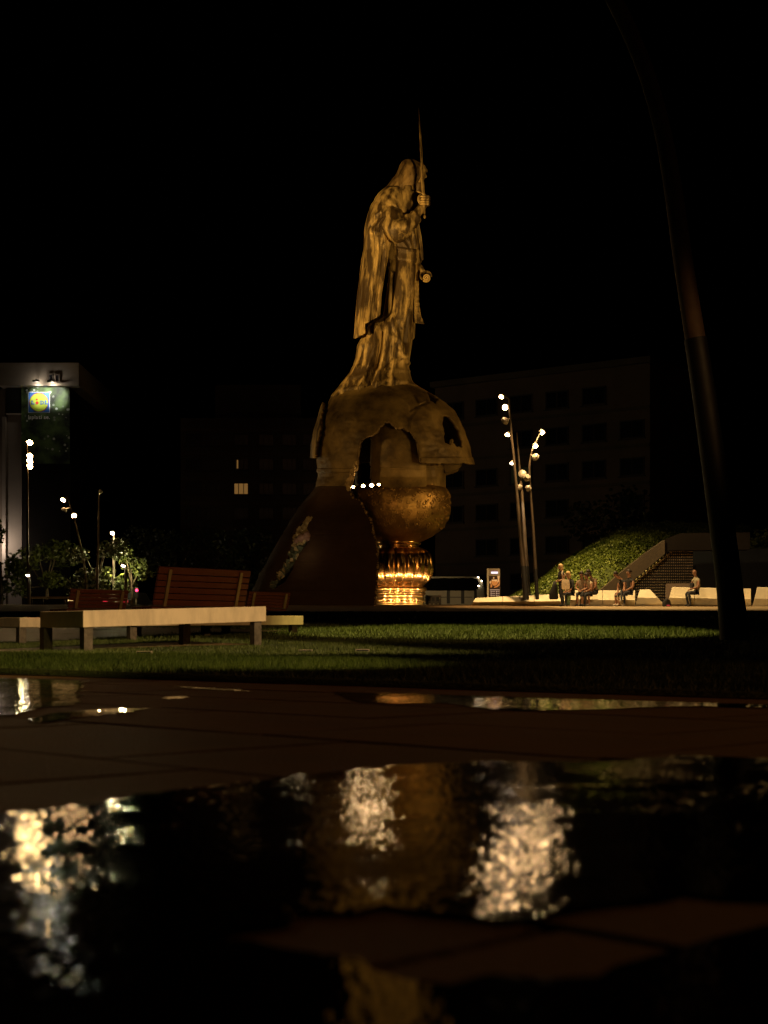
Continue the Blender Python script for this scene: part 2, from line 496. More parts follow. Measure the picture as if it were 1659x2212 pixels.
# grass blades
def in_path(x, y):
    for (a, b, w0, w1) in (((-7.5, 13.7), (-1.5, 18.0), 0, 1.25), ((-9.5, 18.0), (-1.5, 24.0), 0, 7.5)):
        d = np.array(b) - np.array(a); L = np.hypot(*d); d /= L
        s = (x - a[0]) * d[0] + (y - a[1]) * d[1]
        t = -(x - a[0]) * d[1] + (y - a[1]) * d[0]
        yield (s > 0) & (s < L) & (t > w0) & (t < w1)
def grass_blades():
    allv, cnt = [], 0
    for (n, dmin, dmax, hgt, wid) in ((120000, 5.0, 12, .038, .0038), (110000, 12, 20, .042, .007), (70000, 20, 32, .05, .014), (40000, 32, 48.4, .06, .03)):
        u = np.random.rand(n); y = np.sqrt(dmin ** 2 + u * (dmax ** 2 - dmin ** 2))
        x = (np.random.rand(n) * 2 - 1) * (y * .275 + .6)
        kd = (x - K0.x) * PA.x + (y - K0.y) * PA.y
        keep = kd > .015 * (1 + np.random.rand(n) * 2)
        for msk in in_path(x, y):
            keep &= ~msk
        x, y = x[keep], y[keep]; m = len(x)
        z = np.array([gz(a, b) for a, b in zip(x, y)]) + .018
        patch = .75 + .35 * np.sin(x * 1.9 + y * 1.3) * np.sin(y * 2.3 - x * .8) + .35 * np.random.rand(m)
        h = hgt * patch * (.6 + .6 * np.random.rand(m)); w = wid * (.6 + .8 * np.random.rand(m))
        th = np.random.rand(m) * 2 * np.pi
        dx, dy = np.cos(th) * w / 2, np.sin(th) * w / 2
        lx = np.random.randn(m) * h * .45; ly = np.random.randn(m) * h * .45
        v = np.empty((m, 3, 3))
        v[:, 0] = np.stack([x - dx, y - dy, z], 1); v[:, 1] = np.stack([x + dx, y + dy, z], 1); v[:, 2] = np.stack([x + lx, y + ly, z + h], 1)
        allv.append(v.reshape(-1, 3)); cnt += m
    v = np.concatenate(allv)
    me = bpy.data.meshes.new('grass')
    me.vertices.add(len(v)); me.vertices.foreach_set('co', v.ravel())
    me.loops.add(len(v)); me.loops.foreach_set('vertex_index', np.arange(len(v)))
    me.polygons.add(cnt); me.polygons.foreach_set('loop_start', np.arange(0, len(v), 3)); me.polygons.foreach_set('loop_total', np.full(cnt, 3))
    me.update(); me.materials.append(M['grass'])
    o = bpy.data.objects.new('grass', me); COL.objects.link(o)
    tag(o, 'short green grass blades covering the lawn in front of the monument', 'grass', kind='stuff')
grass_blades()

# ------------------------------------------------------------------ buildings
def win_mesh(w, h, split):
    f = MB(); t = .10
    f.box((0, -.06, h / 2 - t / 2), (w, .12, t)); f.box((0, -.06, -h / 2 + t / 2), (w, .12, t))
    f.box((-w / 2 + t / 2, -.06, 0), (t, .12, h - 2 * t)); f.box((w / 2 - t / 2, -.06, 0), (t, .12, h - 2 * t))
    for k in range(1, split):
        f.box((-w / 2 + w * k / split, -.055, 0), (.07, .09, h - 2 * t))
    f.box((0, -.12, -h / 2 - .05), (w + .2, .24, .08))
    me = f.mesh('window'); me.materials.append(M['frame'])
    g = MB(); g.box((0, -.025, 0), (w - .18, .03, h - .18))
    gm = g.mesh('pane'); gm.materials.append(M['glass'])
    return me, gm
def add_window(parent, meshes, loc, rz, lit=None):
    o = bpy.data.objects.new('window', meshes[0]); COL.objects.link(o)
    o.parent = parent; o.location = Vector(loc) - parent.location; o.rotation_euler = (0, 0, rz)
    gm = meshes[1]
    p = bpy.data.objects.new('pane', gm)
    if lit:
        gm2 = gm.copy(); gm2.materials.clear(); gm2.materials.append(lit); p.data = gm2
    COL.objects.link(p); p.parent = o
    return o

# right block, its facade receding to the left
A = Vector((30 * 0 + (1404 - HX) / F * 120, 120, 0)); Bv = Vector(((940 - HX) / F * 132, 132, 0))
dirv = (Bv - A).normalized(); nrm = Vector((-dirv.y, dirv.x, 0))
if nrm.y > 0: nrm = -nrm
Lf = (Bv - A).length
rz = math.atan2(-dirv.y, -dirv.x)
H = CAMZ + (HY - 784) / F * 120
bld = thing('apartment_building', ((A + Bv) / 2) + Vector((0, 0, 1.5)), 'long dark apartment block behind the lamp cluster right of the monument', 'building', )
mb = MB(); mb.prism([(A.x, A.y, 1.4), (A.x, A.y, H), (Bv.x, Bv.y, H), (Bv.x, Bv.y, 1.4)], -nrm * 14)
mb.build('wall', M['facade_brown'], bld)
mb = MB(); mb.box(((A + Bv) / 2 - nrm * 6.8 + Vector((0, 0, H + .25))), (Lf + .5, 14.6, .5), rz); mb.build('roof', M['facade_dark'], bld)
wm = win_mesh(2.2, 1.5, 2)
for fl in range(7):
    z = H - 2.2 - fl * 3.05
    mb = MB(); mb.box(((A + Bv) / 2 + nrm * .06 + Vector((0, 0, z - 1.35))), (Lf, .12, .25), rz); mb.build('ledge', M['facade_dark'], bld)
    for k in range(6):
        p = A.lerp(Bv, (k + .45) / 6)
        if (k * 7 + fl * 5) % 11 == 0: continue
        add_window(bld, wm, p + nrm * .003 + Vector((0, 0, z)), rz, M['window_dim'] if (fl, k) in ((2, 3),) else None)

# left office block with two lit windows
D2 = 150
def office():
    x0, x1 = (390 - HX) / F * D2, (700 - HX) / F * D2
    top = CAMZ + (HY - 903) / F * D2
    b = thing('office_building', ((x0 + x1) / 2, D2, 1.5), 'dark office block with two lit windows left of the monument', 'building')
    mb = MB(); mb.box(((x0 + x1) / 2, D2 + 8, (top + 1.4) / 2), (x1 - x0, 16, top - 1.4)); mb.build('wall', M['facade_dark'], b)
    xa, xb = (455 - HX) / F * D2, (645 - HX) / F * D2
    t2 = CAMZ + (HY - 817) / F * D2
    mb = MB(); mb.box(((xa + xb) / 2, D2 + 9, (t2 + top) / 2 + .02), (xb - xa, 10, t2 - top)); mb.build('penthouse', M['facade_dark'], b)
    wm = win_mesh(1.55, 1.25, 3)
    for fl, py in enumerate((950, 1003, 1056, 1109, 1162, 1215)):
        z = CAMZ + (HY - py) / F * D2
        mb = MB(); mb.box(((x0 + x1) / 2, D2 - .08, z + 1.0), (x1 - x0, .16, .28)); mb.build('ledge', M['facade_brown'], b)
        for k, px in enumerate((418, 460, 521, 575, 625, 670)):
            lit = M['window_lit'] if (py == 1056 and px == 521) else None
            w = add_window(b, wm, ((px - HX) / F * D2, D2 - .003, z), 0, lit)
            if lit: w['label'] = 'lit amber window of three panes'
            if py == 1003 and px == 521:
                mb = MB(); mb.box(((513.5 - HX) / F * D2, D2 - .09, z), (.17, .02, .85))
                g = mb.build('curtain_gap', M['window_lit'], b); g['label'] = 'narrow lit strip of a window'
office()

# tower with the advertising banner, far left
DT = 130
def tower():
    X = lambda px: (px - HX) / F * DT
    Z = lambda py: CAMZ + (HY - py) / F * DT
    b = thing('advert_tower', (X(90), DT, 1.5), 'tall tower block with a floodlit supermarket banner, far left', 'building')
    def bx(name, m, x0, x1, y0, y1, d0, d1, lab=None):
        mb = MB(); mb.box(((X(x0) + X(x1)) / 2, DT + (d0 + d1) / 2, (Z(y0) + Z(y1)) / 2), (X(x1) - X(x0), d1 - d0, Z(y0) - Z(y1)))
        o = mb.build(name, m, b)
        if lab: o['label'] = lab
        return o
    bx('wall', M['facade_mid'], 14, 47, 838, 1345, 0, 14)
    bx('curtain_wall', M['facade_black'], 47, 152, 838, 1345, .05, 14)
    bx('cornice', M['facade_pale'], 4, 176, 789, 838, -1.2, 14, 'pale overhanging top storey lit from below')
    bx('side_wall', M['facade_dark'], -140, 14, 838, 1345, .6, 14)
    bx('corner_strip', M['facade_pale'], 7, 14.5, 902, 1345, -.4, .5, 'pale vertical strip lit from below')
    bx('loggia', M['black'], 15, 47, 838, 893, -.16, -.01)
    bx('loggia_sill', M['facade_pale'], 14, 48, 894, 896, -.35, -.01)
    w = win_mesh(X(122) - X(110.5), Z(812) - Z(829), 1)
    add_window(b, w, ((X(117)), DT - 1.203, Z(821)), 0)
    add_window(b, w, ((X(130.5)), DT - 1.203, Z(822)), 0)
    # banner print
    m = bpy.data.materials.new('banner_print'); m.use_nodes = True
    n = m.node_tree.nodes; L = m.node_tree.links
    tc = n.new('ShaderNodeTexCoord')
    nz = n.new('ShaderNodeTexNoise'); nz.inputs['Scale'].default_value = .9; nz.inputs['Detail'].default_value = 4
    L.new(tc.outputs['Object'], nz.inputs['Vector'])
    cr = n.new('ShaderNodeValToRGB')
    cr.color_ramp.elements[0].position = .36; cr.color_ramp.elements[0].color = (.006, .012, .006, 1)
    cr.color_ramp.elements[1].position = .68; cr.color_ramp.elements[1].color = (.13, .22, .07, 1)
    L.new(nz.outputs['Fac'], cr.inputs[0])
    vo = n.new('ShaderNodeTexVoronoi'); vo.inputs['Scale'].default_value = 2.6
    L.new(tc.outputs['Object'], vo.inputs['Vector'])
    n2 = n.new('ShaderNodeTexNoise'); n2.inputs['Scale'].default_value = .6
    mp = n.new('ShaderNodeMapping'); mp.inputs['Location'].default_value = (13, 4, 7)
    L.new(tc.outputs['Object'], mp.inputs[0]); L.new(mp.outputs[0], n2.inputs['Vector'])
    sm = n.new('ShaderNodeMath'); sm.operation = 'LESS_THAN'; sm.inputs[1].default_value = .28
    L.new(vo.outputs['Distance'], sm.inputs[0])
    gt = n.new('ShaderNodeMapRange'); gt.inputs['From Min'].default_value = .5; gt.inputs['From Max'].default_value = .62
    L.new(n2.outputs['Fac'], gt.inputs['Value'])
    mu = n.new('ShaderNodeMath'); mu.operation = 'MULTIPLY'
    L.new(sm.outputs[0], mu.inputs[0]); L.new(gt.outputs[0], mu.inputs[1])
    mx = n.new('ShaderNodeMixRGB'); mx.inputs[2].default_value = (.62, .68, .66, 1)
    L.new(mu.outputs[0], mx.inputs[0]); L.new(cr.outputs[0], mx.inputs[1])
    L.new(mx.outputs[0], n['Principled BSDF'].inputs['Base Color'])
    n['Principled BSDF'].inputs['Roughness'].default_value = .6
    ban = bx('banner', m, 48, 152, 834, 1002, -.30, -.22, 'green leafy advertising banner')
    off = [0]
    def flat(name, m_, polys, d, holes=None):
        mb = MB()
        for pl in polys:
            mb.prism([(X(x), DT - d, Z(y)) for x, y in pl], (0, .012, 0))
        o = mb.build(name, m_, None); o.parent = ban; o.matrix_parent_inverse = b.matrix_world.inverted() @ Matrix() if False else Matrix.Translation(-b.location) @ Matrix.Translation(b.location)
        return o
    blue = mat('logo_blue', (.04, .17, .62), .5); yel = mat('logo_yellow', (.60, .74, .06), .5); red = mat('logo_red', (.75, .05, .03), .5); wht = mat('print_white', (.8, .8, .78), .5)
    rect = lambda x0, y0, x1, y1: [(x0, y0), (x1, y0), (x1, y1), (x0, y1)]
    flat('logo_border', wht, [rect(62.6, 848, 109.6, 893)], .325)
    flat('logo_square', blue, [rect(63.8, 849.2, 108.4, 891.8)], .345)
    cx, cy = 86, 870.5
    circ = lambda r: [(cx + r * math.cos(a), cy + r * math.sin(a)) for a in np.linspace(0, 2 * math.pi, 40, endpoint=False)]
    flat('logo_ring', red, [circ(20.4)], .365)
    flat('logo_disc', yel, [circ(19.4)], .385)
    # letters: L, D, L with slab serifs in blue, a tilted i in red
    def Lg(x): return [rect(x, 867, x + 4.6, 868.4), rect(x + 1.1, 868.4, x + 3.5, 873.4), rect(x, 873.4, x + 7.4, 875.2), rect(x + 5.9, 871.4, x + 7.4, 873.4)]
    flat('logo_letter', blue, Lg(69.2), .405)
    Dg = [rect(88.6, 867, 93, 868.6), rect(89.8, 868.6, 92, 873.6), rect(88.6, 873.6, 93, 875.2),
          [(93, 867), (96, 868), (97.4, 871), (96, 874.2), (93, 875.2), (93, 873.4), (94.6, 872.8), (95.2, 871), (94.6, 869.4), (93, 868.7)]]
    flat('logo_letter', blue, Dg, .405)
    flat('logo_letter', blue, Lg(98.6), .405)
    ig = [[(81.6 + 2.1 * math.cos(a), 864.6 + 2.1 * math.sin(a)) for a in np.linspace(0, 2 * math.pi, 14, endpoint=False)],
          [(82.4, 867.6), (86.6, 871.4), (82.2, 875.8), (78.2, 871.8)]]
    flat('logo_letter', red, ig, .405)['label'] = 'red letter i of the logo'
    xc = [X(63)]
    def glyph(ch):
        cu = bpy.data.curves.new('slogan_letter', 'FONT'); cu.body = ch; cu.size = 1; cu.offset = .02; cu.extrude = .01
        to = bpy.data.objects.new('slogan_letter', cu); COL.objects.link(to)
        dg = bpy.context.evaluated_depsgraph_get()
        me = bpy.data.meshes.new_from_object(to.evaluated_get(dg)); bpy.data.objects.remove(to)
        return me
    word = 'Isplati se.'
    mes = [glyph(c_) if c_ != ' ' else None for c_ in word]
    wid = [(max(v.co.x for v in m_.vertices) - min(v.co.x for v in m_.vertices)) if m_ else .22 for m_ in mes]
    sc = (X(109.5) - X(63)) / (sum(wid) + .09 * (len(word) - 1)); xx = X(63)
    for m_, w_ in zip(mes, wid):
        if m_:
            x0_ = min(v.co.x for v in m_.vertices)
            m_.transform(Matrix.Translation((xx - x0_ * sc, DT - .33, Z(906))) @ Matrix.Rotation(R(90), 4, 'X') @ Matrix.Diagonal((sc, sc * 1.0, 1, 1)))
            m_.materials.clear(); m_.materials.append(wht)
            so = bpy.data.objects.new('slogan_letter', m_); COL.objects.link(so); so.parent = ban
        xx += (w_ + .09) * sc
    # floodlights over the banner
    for px, py, pw in ((90, 833, 95), (122, 834, 150)):
        mb = MB(); mb.tube([(X(px), DT - 1.15, Z(py - 6)), (X(px), DT - 2.1, Z(py - 5)), (X(px), DT - 2.2, Z(py - 3))], .05, 6)
        mb.box((X(px), DT - 2.2, Z(py - 3) - .09), (.55, .3, .14)); mb.build('floodlight', M['black'], b)
        spot('banner_light', (X(px), DT - 2.2, Z(py) - .25), (X(px), DT + .3, Z(py + 26)), pw * 2.6, (1, .96, .84), 62, .5, .1)
        point('banner_wash_light', (X(px), DT - 1.62, Z(py + 2)), pw * .22, (1, .88, .68), .1)
    point('tower_foot_light', (X(4), DT - 1.7, Z(1178)), 240, (1, .82, .66), .2)
tower()

# ------------------------------------------------------------------ trees
def tree(name, px, D, ptop, crown_w, crown_h, n, leaf, label, trunk_r=.1, m='leaf', bm_='bark', group='trees behind the square', lobes=6, seed=0):
    rnd = random.Random(seed + int(px * 10))
    x = (px - HX) / F * D; zg = gz(0, D) - .03
    zt = CAMZ + (HY - ptop) / F * D
    t = thing(name, (x, D, zg), label, 'tree', group)
    mb = MB()
    zc = zt - crown_h / 2
    mb.tube([(x, D, zg - .1), (x + .05, D, (zg + zc) / 2), (x - .03, D + .05, zc)], [trunk_r, trunk_r * .8, trunk_r * .4], 8)
    cl = []
    for k in range(lobes):
        a = rnd.uniform(0, 6.28); rr_ = rnd.uniform(.15, .42) * crown_w; zz = zc + rnd.uniform(-.38, .36) * crown_h
        cpt = Vector((x + rr_ * math.cos(a), D + rr_ * math.sin(a) * .8, zz))
        cl.append((cpt, rnd.uniform(.18, .3) * crown_w, rnd.uniform(.14, .24) * crown_h))
        mb.tube([(x, D, zc - .3 * crown_h + .1 * k * crown_h / lobes), cpt.lerp(Vector((x, D, zz)), .4), cpt], [trunk_r * .4, trunk_r * .25, trunk_r * .1], 5)
    mb.build('trunk', M[bm_], t, smooth=True)
    lv = MB()
    for i in range(n):
        c_, r1, r2 = rnd.choice(cl)
        d = Vector((rnd.gauss(0, 1), rnd.gauss(0, 1), rnd.gauss(0, 1))).normalized() * rnd.random() ** .4
        p = c_ + Vector((d.x * r1, d.y * r1, d.z * r2))
        a = Vector((rnd.gauss(0, 1), rnd.gauss(0, 1), rnd.gauss(0, .6))).normalized()
        b = a.cross(Vector((rnd.gauss(0, 1), rnd.gauss(0, 1), rnd.gauss(0, 1)))).normalized()
        l = leaf * rnd.uniform(.6, 1.3)
        lv.add([p - a * l * .5, p + b * l * .3, p + a * l * .5, p - b * l * .3], [(0, 1, 2, 3)])
    me = lv.mesh('crown'); me.materials.append(M[m])
    o = bpy.data.objects.new('crown', me); COL.objects.link(o); o.parent = t
    o.matrix_parent_inverse = Matrix.Translation(t.location).inverted()
    return t
tree('street_tree', 208, 84, 1160, 3.0, 3.4, 1500, .22, 'young tree with lamplit leaves right of the leaning lamp on the left', seed=1)
tree('street_tree', 284, 86, 1170, 2.4, 3.6, 1300, .22, 'lamplit tree beside the flat headed post at left', seed=2)
tree('street_tree', 246, 92, 1225, 2.6, 1.9, 1100, .2, 'low leafy tree behind the left bench backrest', seed=3)
tree('street_tree', 100, 95, 1165, 5.0, 4.0, 1500, .3, 'dark tree in front of the banner tower', .14, seed=4)
tree('street_tree', 2, 100, 1118, 3.4, 6.0, 2200, .3, 'brightly lit tree at the foot of the banner tower', .14, seed=5)
tree('street_tree', 380, 120, 1090, 8.0, 7.5, 1600, .4, 'dark tree in front of the office block', .2, seed=6)
tree('street_tree', 500, 112, 1110, 8.0, 6.5, 1600, .4, 'broad dark tree left of the monument shell', .2, seed=7)
tree('street_tree', 1340, 105, 1060, 8.5, 8.0, 1800, .4, 'dark tree rising behind the planted mound', .2, seed=8)
tree('street_tree', 1585, 84, 1090, 7.0, 5.0, 2000, .3, 'dark tree behind the thick leaning lamp pole', .15, seed=9)
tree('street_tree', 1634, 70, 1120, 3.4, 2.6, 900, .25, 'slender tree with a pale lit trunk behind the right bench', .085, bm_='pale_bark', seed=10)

# ------------------------------------------------------------------ lamps
def lamp_head(t, pos, aim, r, lensmat, arm_from=None, depth=.16):
    pos = Vector(pos); aim = Vector(aim).normalized()
    rot = aim.to_track_quat('-Z', 'Y').to_matrix()
    mb = MB(); rr = []
    for (q, z) in ((.55, depth), (.9, depth * .7), (1.0, 0), (.93, -.012), (.86, .005)):
        rr.append([pos + rot @ Vector((q * r * math.cos(a), q * r * math.sin(a), z)) for a in np.linspace(0, 2 * math.pi, 20, endpoint=False)])
    mb.rings(rr)
    if arm_from is not None:
        mb.tube([arm_from, pos - aim * depth * .8], .03, 6)
    h = mb.build('lamp_head', M['lamp_grey'], t, smooth=True, autosmooth=40)
    mb = MB(); mb.rings([[pos + aim * k + rot @ Vector((q * r * math.cos(a), q * r * math.sin(a), 0)) for a in np.linspace(0, 2 * math.pi, 20, endpoint=False)] for q, k in ((.84, .008), (.6, .022), (.1, .03))])
    o = mb.build('lens', lensmat, None); o.parent = h
    o.matrix_parent_inverse = Matrix()
    return h
def lerp_path(path, py):
    ys = [p[1] for p in path][::-1]; xs = [p[0] for p in path][::-1]
    return float(np.interp(py, ys, xs))
GRP = 'multi headed street lamps around the square'
M['pole_far'] = mat('pole_far_brown', (.075, .052, .032), .5, .2, var=.25, scale=3)
def pole_lamp(path, widths, D, heads, label, sleeve_py=None, mats=('pole_far', 'pole_sleeve'), group=GRP, seg=16):
    base = P(path[0][0], path[0][1], D); base.z = gz(base.x, D)
    t = thing('street_lamp', base, label, 'street lamp', group)
    ys = np.linspace(path[0][1], path[-1][1], 36)
    px = np.array([p[0] for p in path]); py = np.array([p[1] for p in path])
    # smooth interpolation
    def cr(y):
        return float(np.interp(y, py[::-1], px[::-1]))
    xs = np.array([cr(y) for y in ys]); 
    for _ in range(4):
        xs[1:-1] = (xs[:-2] + 2 * xs[1:-1] + xs[2:]) / 4
    ws = np.interp(ys, py[::-1], np.array(widths)[::-1])
    pts = [P(x, y, D) for x, y in zip(xs, ys)]; rad = [w / 2 / F * D for w in ws]
    if sleeve_py:
        k = int(np.argmin(abs(ys - sleeve_py)))
        mb = MB(); mb.tube([pts[0] - Vector((0, 0, .25))] + pts[:k + 1], [rad[0] * 1.04] + [q * 1.06 for q in rad[:k + 1]], seg); mb.build('sleeve', M[mats[1]], t, smooth=True, autosmooth=40)
        mb = MB(); mb.tube(pts[k:], [q * .97 for q in rad[k:]], seg); mb.build('pole', M[mats[0]], t, smooth=True, autosmooth=40)
    else:
        mb = MB(); mb.tube([pts[0] - Vector((0, 0, .2))] + pts, [rad[0]] + rad, seg); mb.build('pole', M[mats[0]], t, smooth=True, autosmooth=40)
    for (hx, hy, aim, r, lm) in heads:
        pp = P(hx, hy, D)
        ay = min(max(hy - 6, ys[-1]), ys[0])
        arm = P(float(np.interp(ay, ys[::-1], xs[::-1])), ay, D)
        lamp_head(t, pp, aim, r, M[lm], arm)
    return t
DL = 62
pole_lamp([(1136, 1283), (1120, 1106), (1109, 981), (1105.5, 947), (1098.7, 862)], [13.5, 8, 6, 5, 3.5], DL,
          [(1083, 857, (-.35, -.55, -.66), .105, 'lens_on'), (1091, 880, (-.2, -.92, -.35), .125, 'lens_on'), (1089.6, 911, (-.5, .6, -.6), .17, 'lens_off'),
           (1096, 939, (-.3, -.55, -.70), .105, 'lens_on'), (1105, 1001, (-.4, -.5, -.7), .075, 'lens_small')],
          'tallest of the three lamp poles, with three lit heads, left in the cluster', 1228)
pole_lamp([(1141, 1284), (1129, 1083), (1123.7, 1026), (1119, 969), (1115.7, 931)], [11, 6.5, 5, 4, 3], DL + 1.2,
          [(1129, 1025, (.3, .8, -.3), .19, 'lens_off'), (1121, 1054, (-.5, .5, -.6), .13, 'lens_off')],
          'middle lamp pole of the cluster with only unlit heads', 1228)
pole_lamp([(1160, 1282), (1151, 1128), (1144.6, 1049), (1142.6, 1010), (1144, 997), (1149, 974)], [8.2, 6.2, 5, 4.6, 4.4, 3.4], DL - .5,
          [(1172, 935, (.4, -.52, -.62), .105, 'lens_on'), (1156.6, 964, (.15, -.55, -.72), .11, 'lens_on'), (1158, 989, (.6, .5, -.5), .16, 'lens_off'),
           (1138, 1033, (-.2, .8, -.3), .15, 'lens_off'), (1139, 1055, (-.7, .6, -.2), .14, 'lens_off')],
          'shortest lamp pole of the cluster, bending right, with two lit heads', 1228)
spot('pole_highlight_light', P(1119, 1046, 62.2), P(1131, 1115, 63.0), 260, (1, .85, .6), 50, .5, .05)
# left lamps
pole_lamp([(62, 1312), (60, 1200), (59, 1000), (58, 945)], [6, 5, 4.5, 3.5], 82,
          [(64, 956, (.1, -.72, -.62), .19, 'lens_left'), (64, 985.5, (.1, -.72, -.62), .19, 'lens_left'), (64, 996.5, (.1, -.72, -.62), .19, 'lens_left'), (64, 1007.5, (.1, -.72, -.62), .19, 'lens_left')],
          'straight lamp pole with four bright heads stacked in front of the banner tower', None)
pole_lamp([(187, 1312), (185, 1240), (178, 1195), (168, 1150), (158, 1110), (144, 1070)], [6, 5.5, 5, 4, 3.4, 2.5], 84,
          [(136.5, 1080, (-.3, -.6, -.66), .16, 'lens_on'), (160, 1114, (.3, -.6, -.66), .16, 'lens_on'), (138, 1103, (-.4, -.2, -.85), .18, 'lens_off')],
          'leaning lamp pole with two lit heads at left', None)
pole_lamp([(209, 1312), (212, 1200), (214, 1058)], [6, 5, 3], 83, [(218, 1064, (.5, -.3, -.8), .13, 'lens_off')],
          'slim dark straight pole between the leaning lamp and the short lamp', None)
pole_lamp([(246, 1312), (246, 1200), (246, 1160)], [6, 5, 4.5], 88, [(243, 1152, (-.2, -.65, -.66), .13, 'lens_on')],
          'short pale lamp post with one lit head among the left trees', None, mats=('lamp_grey', 'pole_sleeve'))
pole_lamp([(273, 1318), (272, 1260), (272, 1230)], [6.5, 6, 5.5], 80, [(266.5, 1222.5, (-.1, -.4, -.9), .13, 'lens_small')],
          'pale square topped lamp post in front of the lamplit leaves', None, mats=('lamp_grey', 'pole_sleeve'))
pole_lamp([(64, 1330), (64, 1280), (64, 1250)], [5.5, 5, 4.6], 78, [(60, 1243, (-.1, -.5, -.85), .11, 'lens_small')],
          'low pale lamp post left of the shelter', None, mats=('lamp_grey', 'pole_sleeve'))
point('tree_light', P(232, 1162, 86.5), 420, (1, .8, .4), .1)
point('tree_light', P(268, 1228, 85), 200, (1, .85, .4), .1)
point('tree_light', P(236, 1252, 90.5), 160, (1, .8, .35), .1)
point('tree_light', P(50, 1248, 88), 60, (1, .8, .35), .1)

# thick leaning pole close by on the right
DP = 19.6
big = pole_lamp([(1588, 1386), (1577, 1266), (1548, 1050), (1528, 900), (1504, 740), (1477.5, 585), (1459, 438), (1436.6, 292), (1397, 146), (1330, 0), (1255, -130), (1165, -250)],
                [61, 53, 50, 48, 45.5, 43, 41, 37.5, 36.5, 36, 32, 28], DP, [(1130, -262, (-.3, .75, -.55), .2, 'lens_off'), (1190, -225, (-.1, .8, -.55), .2, 'lens_off')],
                'thick dark lamp pole leaning and curving left in the right foreground', 742, mats=('pole_warm', 'pole_sleeve'), seg=28)

# ------------------------------------------------------------------ monument
DM = 70.0
K = DM / F
def S(px, py, d=0.0):
    """photo point on the monument's plane, moved d metres away from the viewer (perspective kept exact)"""
    return P(px, py, DM + d)
mon = thing('monument', P(862, 1309, DM), 'colossal bronze robed figure with raised sword standing on a broken helmet and golden goblet', 'monument')
def interp(secs, y, k):
    ys = [s[0] for s in secs]
    return float(np.interp(y, ys, [s[k] for s in secs]))
def ridged(v):
    return 1 - abs(math.sin(v))
def pip(x, y, poly):
    x = np.asarray(x); y = np.asarray(y); ins = np.zeros(x.shape, bool)
    n = len(poly); j = n - 1
    for i in range(n):
        xi, yi = poly[i]; xj, yj = poly[j]
        if yi != yj:
            c_ = ((yi > y) != (yj > y)) & (x < (xj - xi) * (y - yi) / (yj - yi) + xi)
            ins ^= c_
        j = i
    return ins

def loft(name, secs, material, parent, ny=90, nt=120, fold=None, y0=None, y1=None, cap=True, cyd=0.0):
    """closed body: secs = (py, xleft, xright, depth radius px)"""
    y0 = y0 or secs[0][0]; y1 = y1 or secs[-1][0]
    mb = MB(); rr = []
    for i in range(ny + 1):
        y = y0 + (y1 - y0) * i / ny
        xl, xr, rd = (interp(secs, y, k) for k in (1, 2, 3))
        cx, rx = (xl + xr) / 2, (xr - xl) / 2
        ring = []
        for j in range(nt):
            th = 2 * math.pi * j / nt
            f = fold(th, y) if fold else 1
            ring.append(S(cx + rx * f * math.cos(th), y, cyd + rd * K * f * math.sin(th)))
        rr.append(ring)
    mb.rings(rr, cap=cap)
    return mb.build(name, material, parent, smooth=True)

def seg_field(px, py, lines):
    tot = 0.0
    for pts, w, h in lines:
        best = 1e9
        for (x0, y0), (x1, y1) in zip(pts[:-1], pts[1:]):
            dx, dy = x1 - x0, y1 - y0
            t = max(0, min(1, ((px - x0) * dx + (py - y0) * dy) / (dx * dx + dy * dy)))
            q = (px - x0 - t * dx) ** 2 + (py - y0 - t * dy) ** 2
            if q < best: best = q
        if best < 9 * w * w:
            tot += h * math.exp(-best / (w * w))
    return tot
GOWN_LINES = [([(893, 575), (891, 624), (881, 662), (875, 685), (870, 708)], 4, .10), ([(846, 575), (844, 615), (842, 659), (850, 702), (857, 719), (868, 748)], 4.5, .09),
              ([(870, 600), (868, 650), (862, 690)], 5, .05), ([(884, 668), (880, 700), (876, 740)], 3.5, -.12), ([(898, 640), (895, 680), (891, 730)], 3, .08),
              ([(854, 729), (862, 752), (872, 774), (882, 785)], 3.5, .08), ([(832, 798), (850, 784), (868, 772), (878, 770)], 3.5, .06), ([(858, 740), (850, 770), (840, 788)], 4, -.05),
              ([(802, 700), (785, 755), (764, 805), (738, 845)], 4.5, .09), ([(818, 700), (806, 760), (788, 815), (778, 842)], 4.5, .09), ([(832, 700), (828, 760), (818, 815), (812, 836)], 4.5, .09), ([(850, 725), (849, 780), (846, 828)], 4, .07), ([(793, 715), (775, 770), (750, 825)], 4, -.07), ([(826, 720), (815, 790), (800, 835)], 4, -.07), ([(868, 752), (872, 800), (876, 826)], 4, .06), ([(815, 700), (812, 745), (800, 790)], 4, .09), ([(828, 690), (824, 750), (815, 795)], 4, -.10), ([(840, 700), (838, 740), (828, 775)], 4, .10),
              ([(786, 745), (776, 785)], 4, -.09), ([(750, 818), (790, 806), (830, 800), (860, 799), (890, 802)], 2.5, .03), ([(735, 842), (800, 829), (845, 819), (890, 826)], 3, .035),
              ([(862, 512), (872, 525), (880, 535)], 3, .06), ([(876, 500), (884, 520), (888, 535)], 2.6, .07), ([(890, 495), (896, 515), (898, 535)], 2.6, .07), ([(838, 615), (834, 650), (830, 682)], 3, .06), ([(848, 590), (846, 640), (844, 676)], 3.2, -.16)]
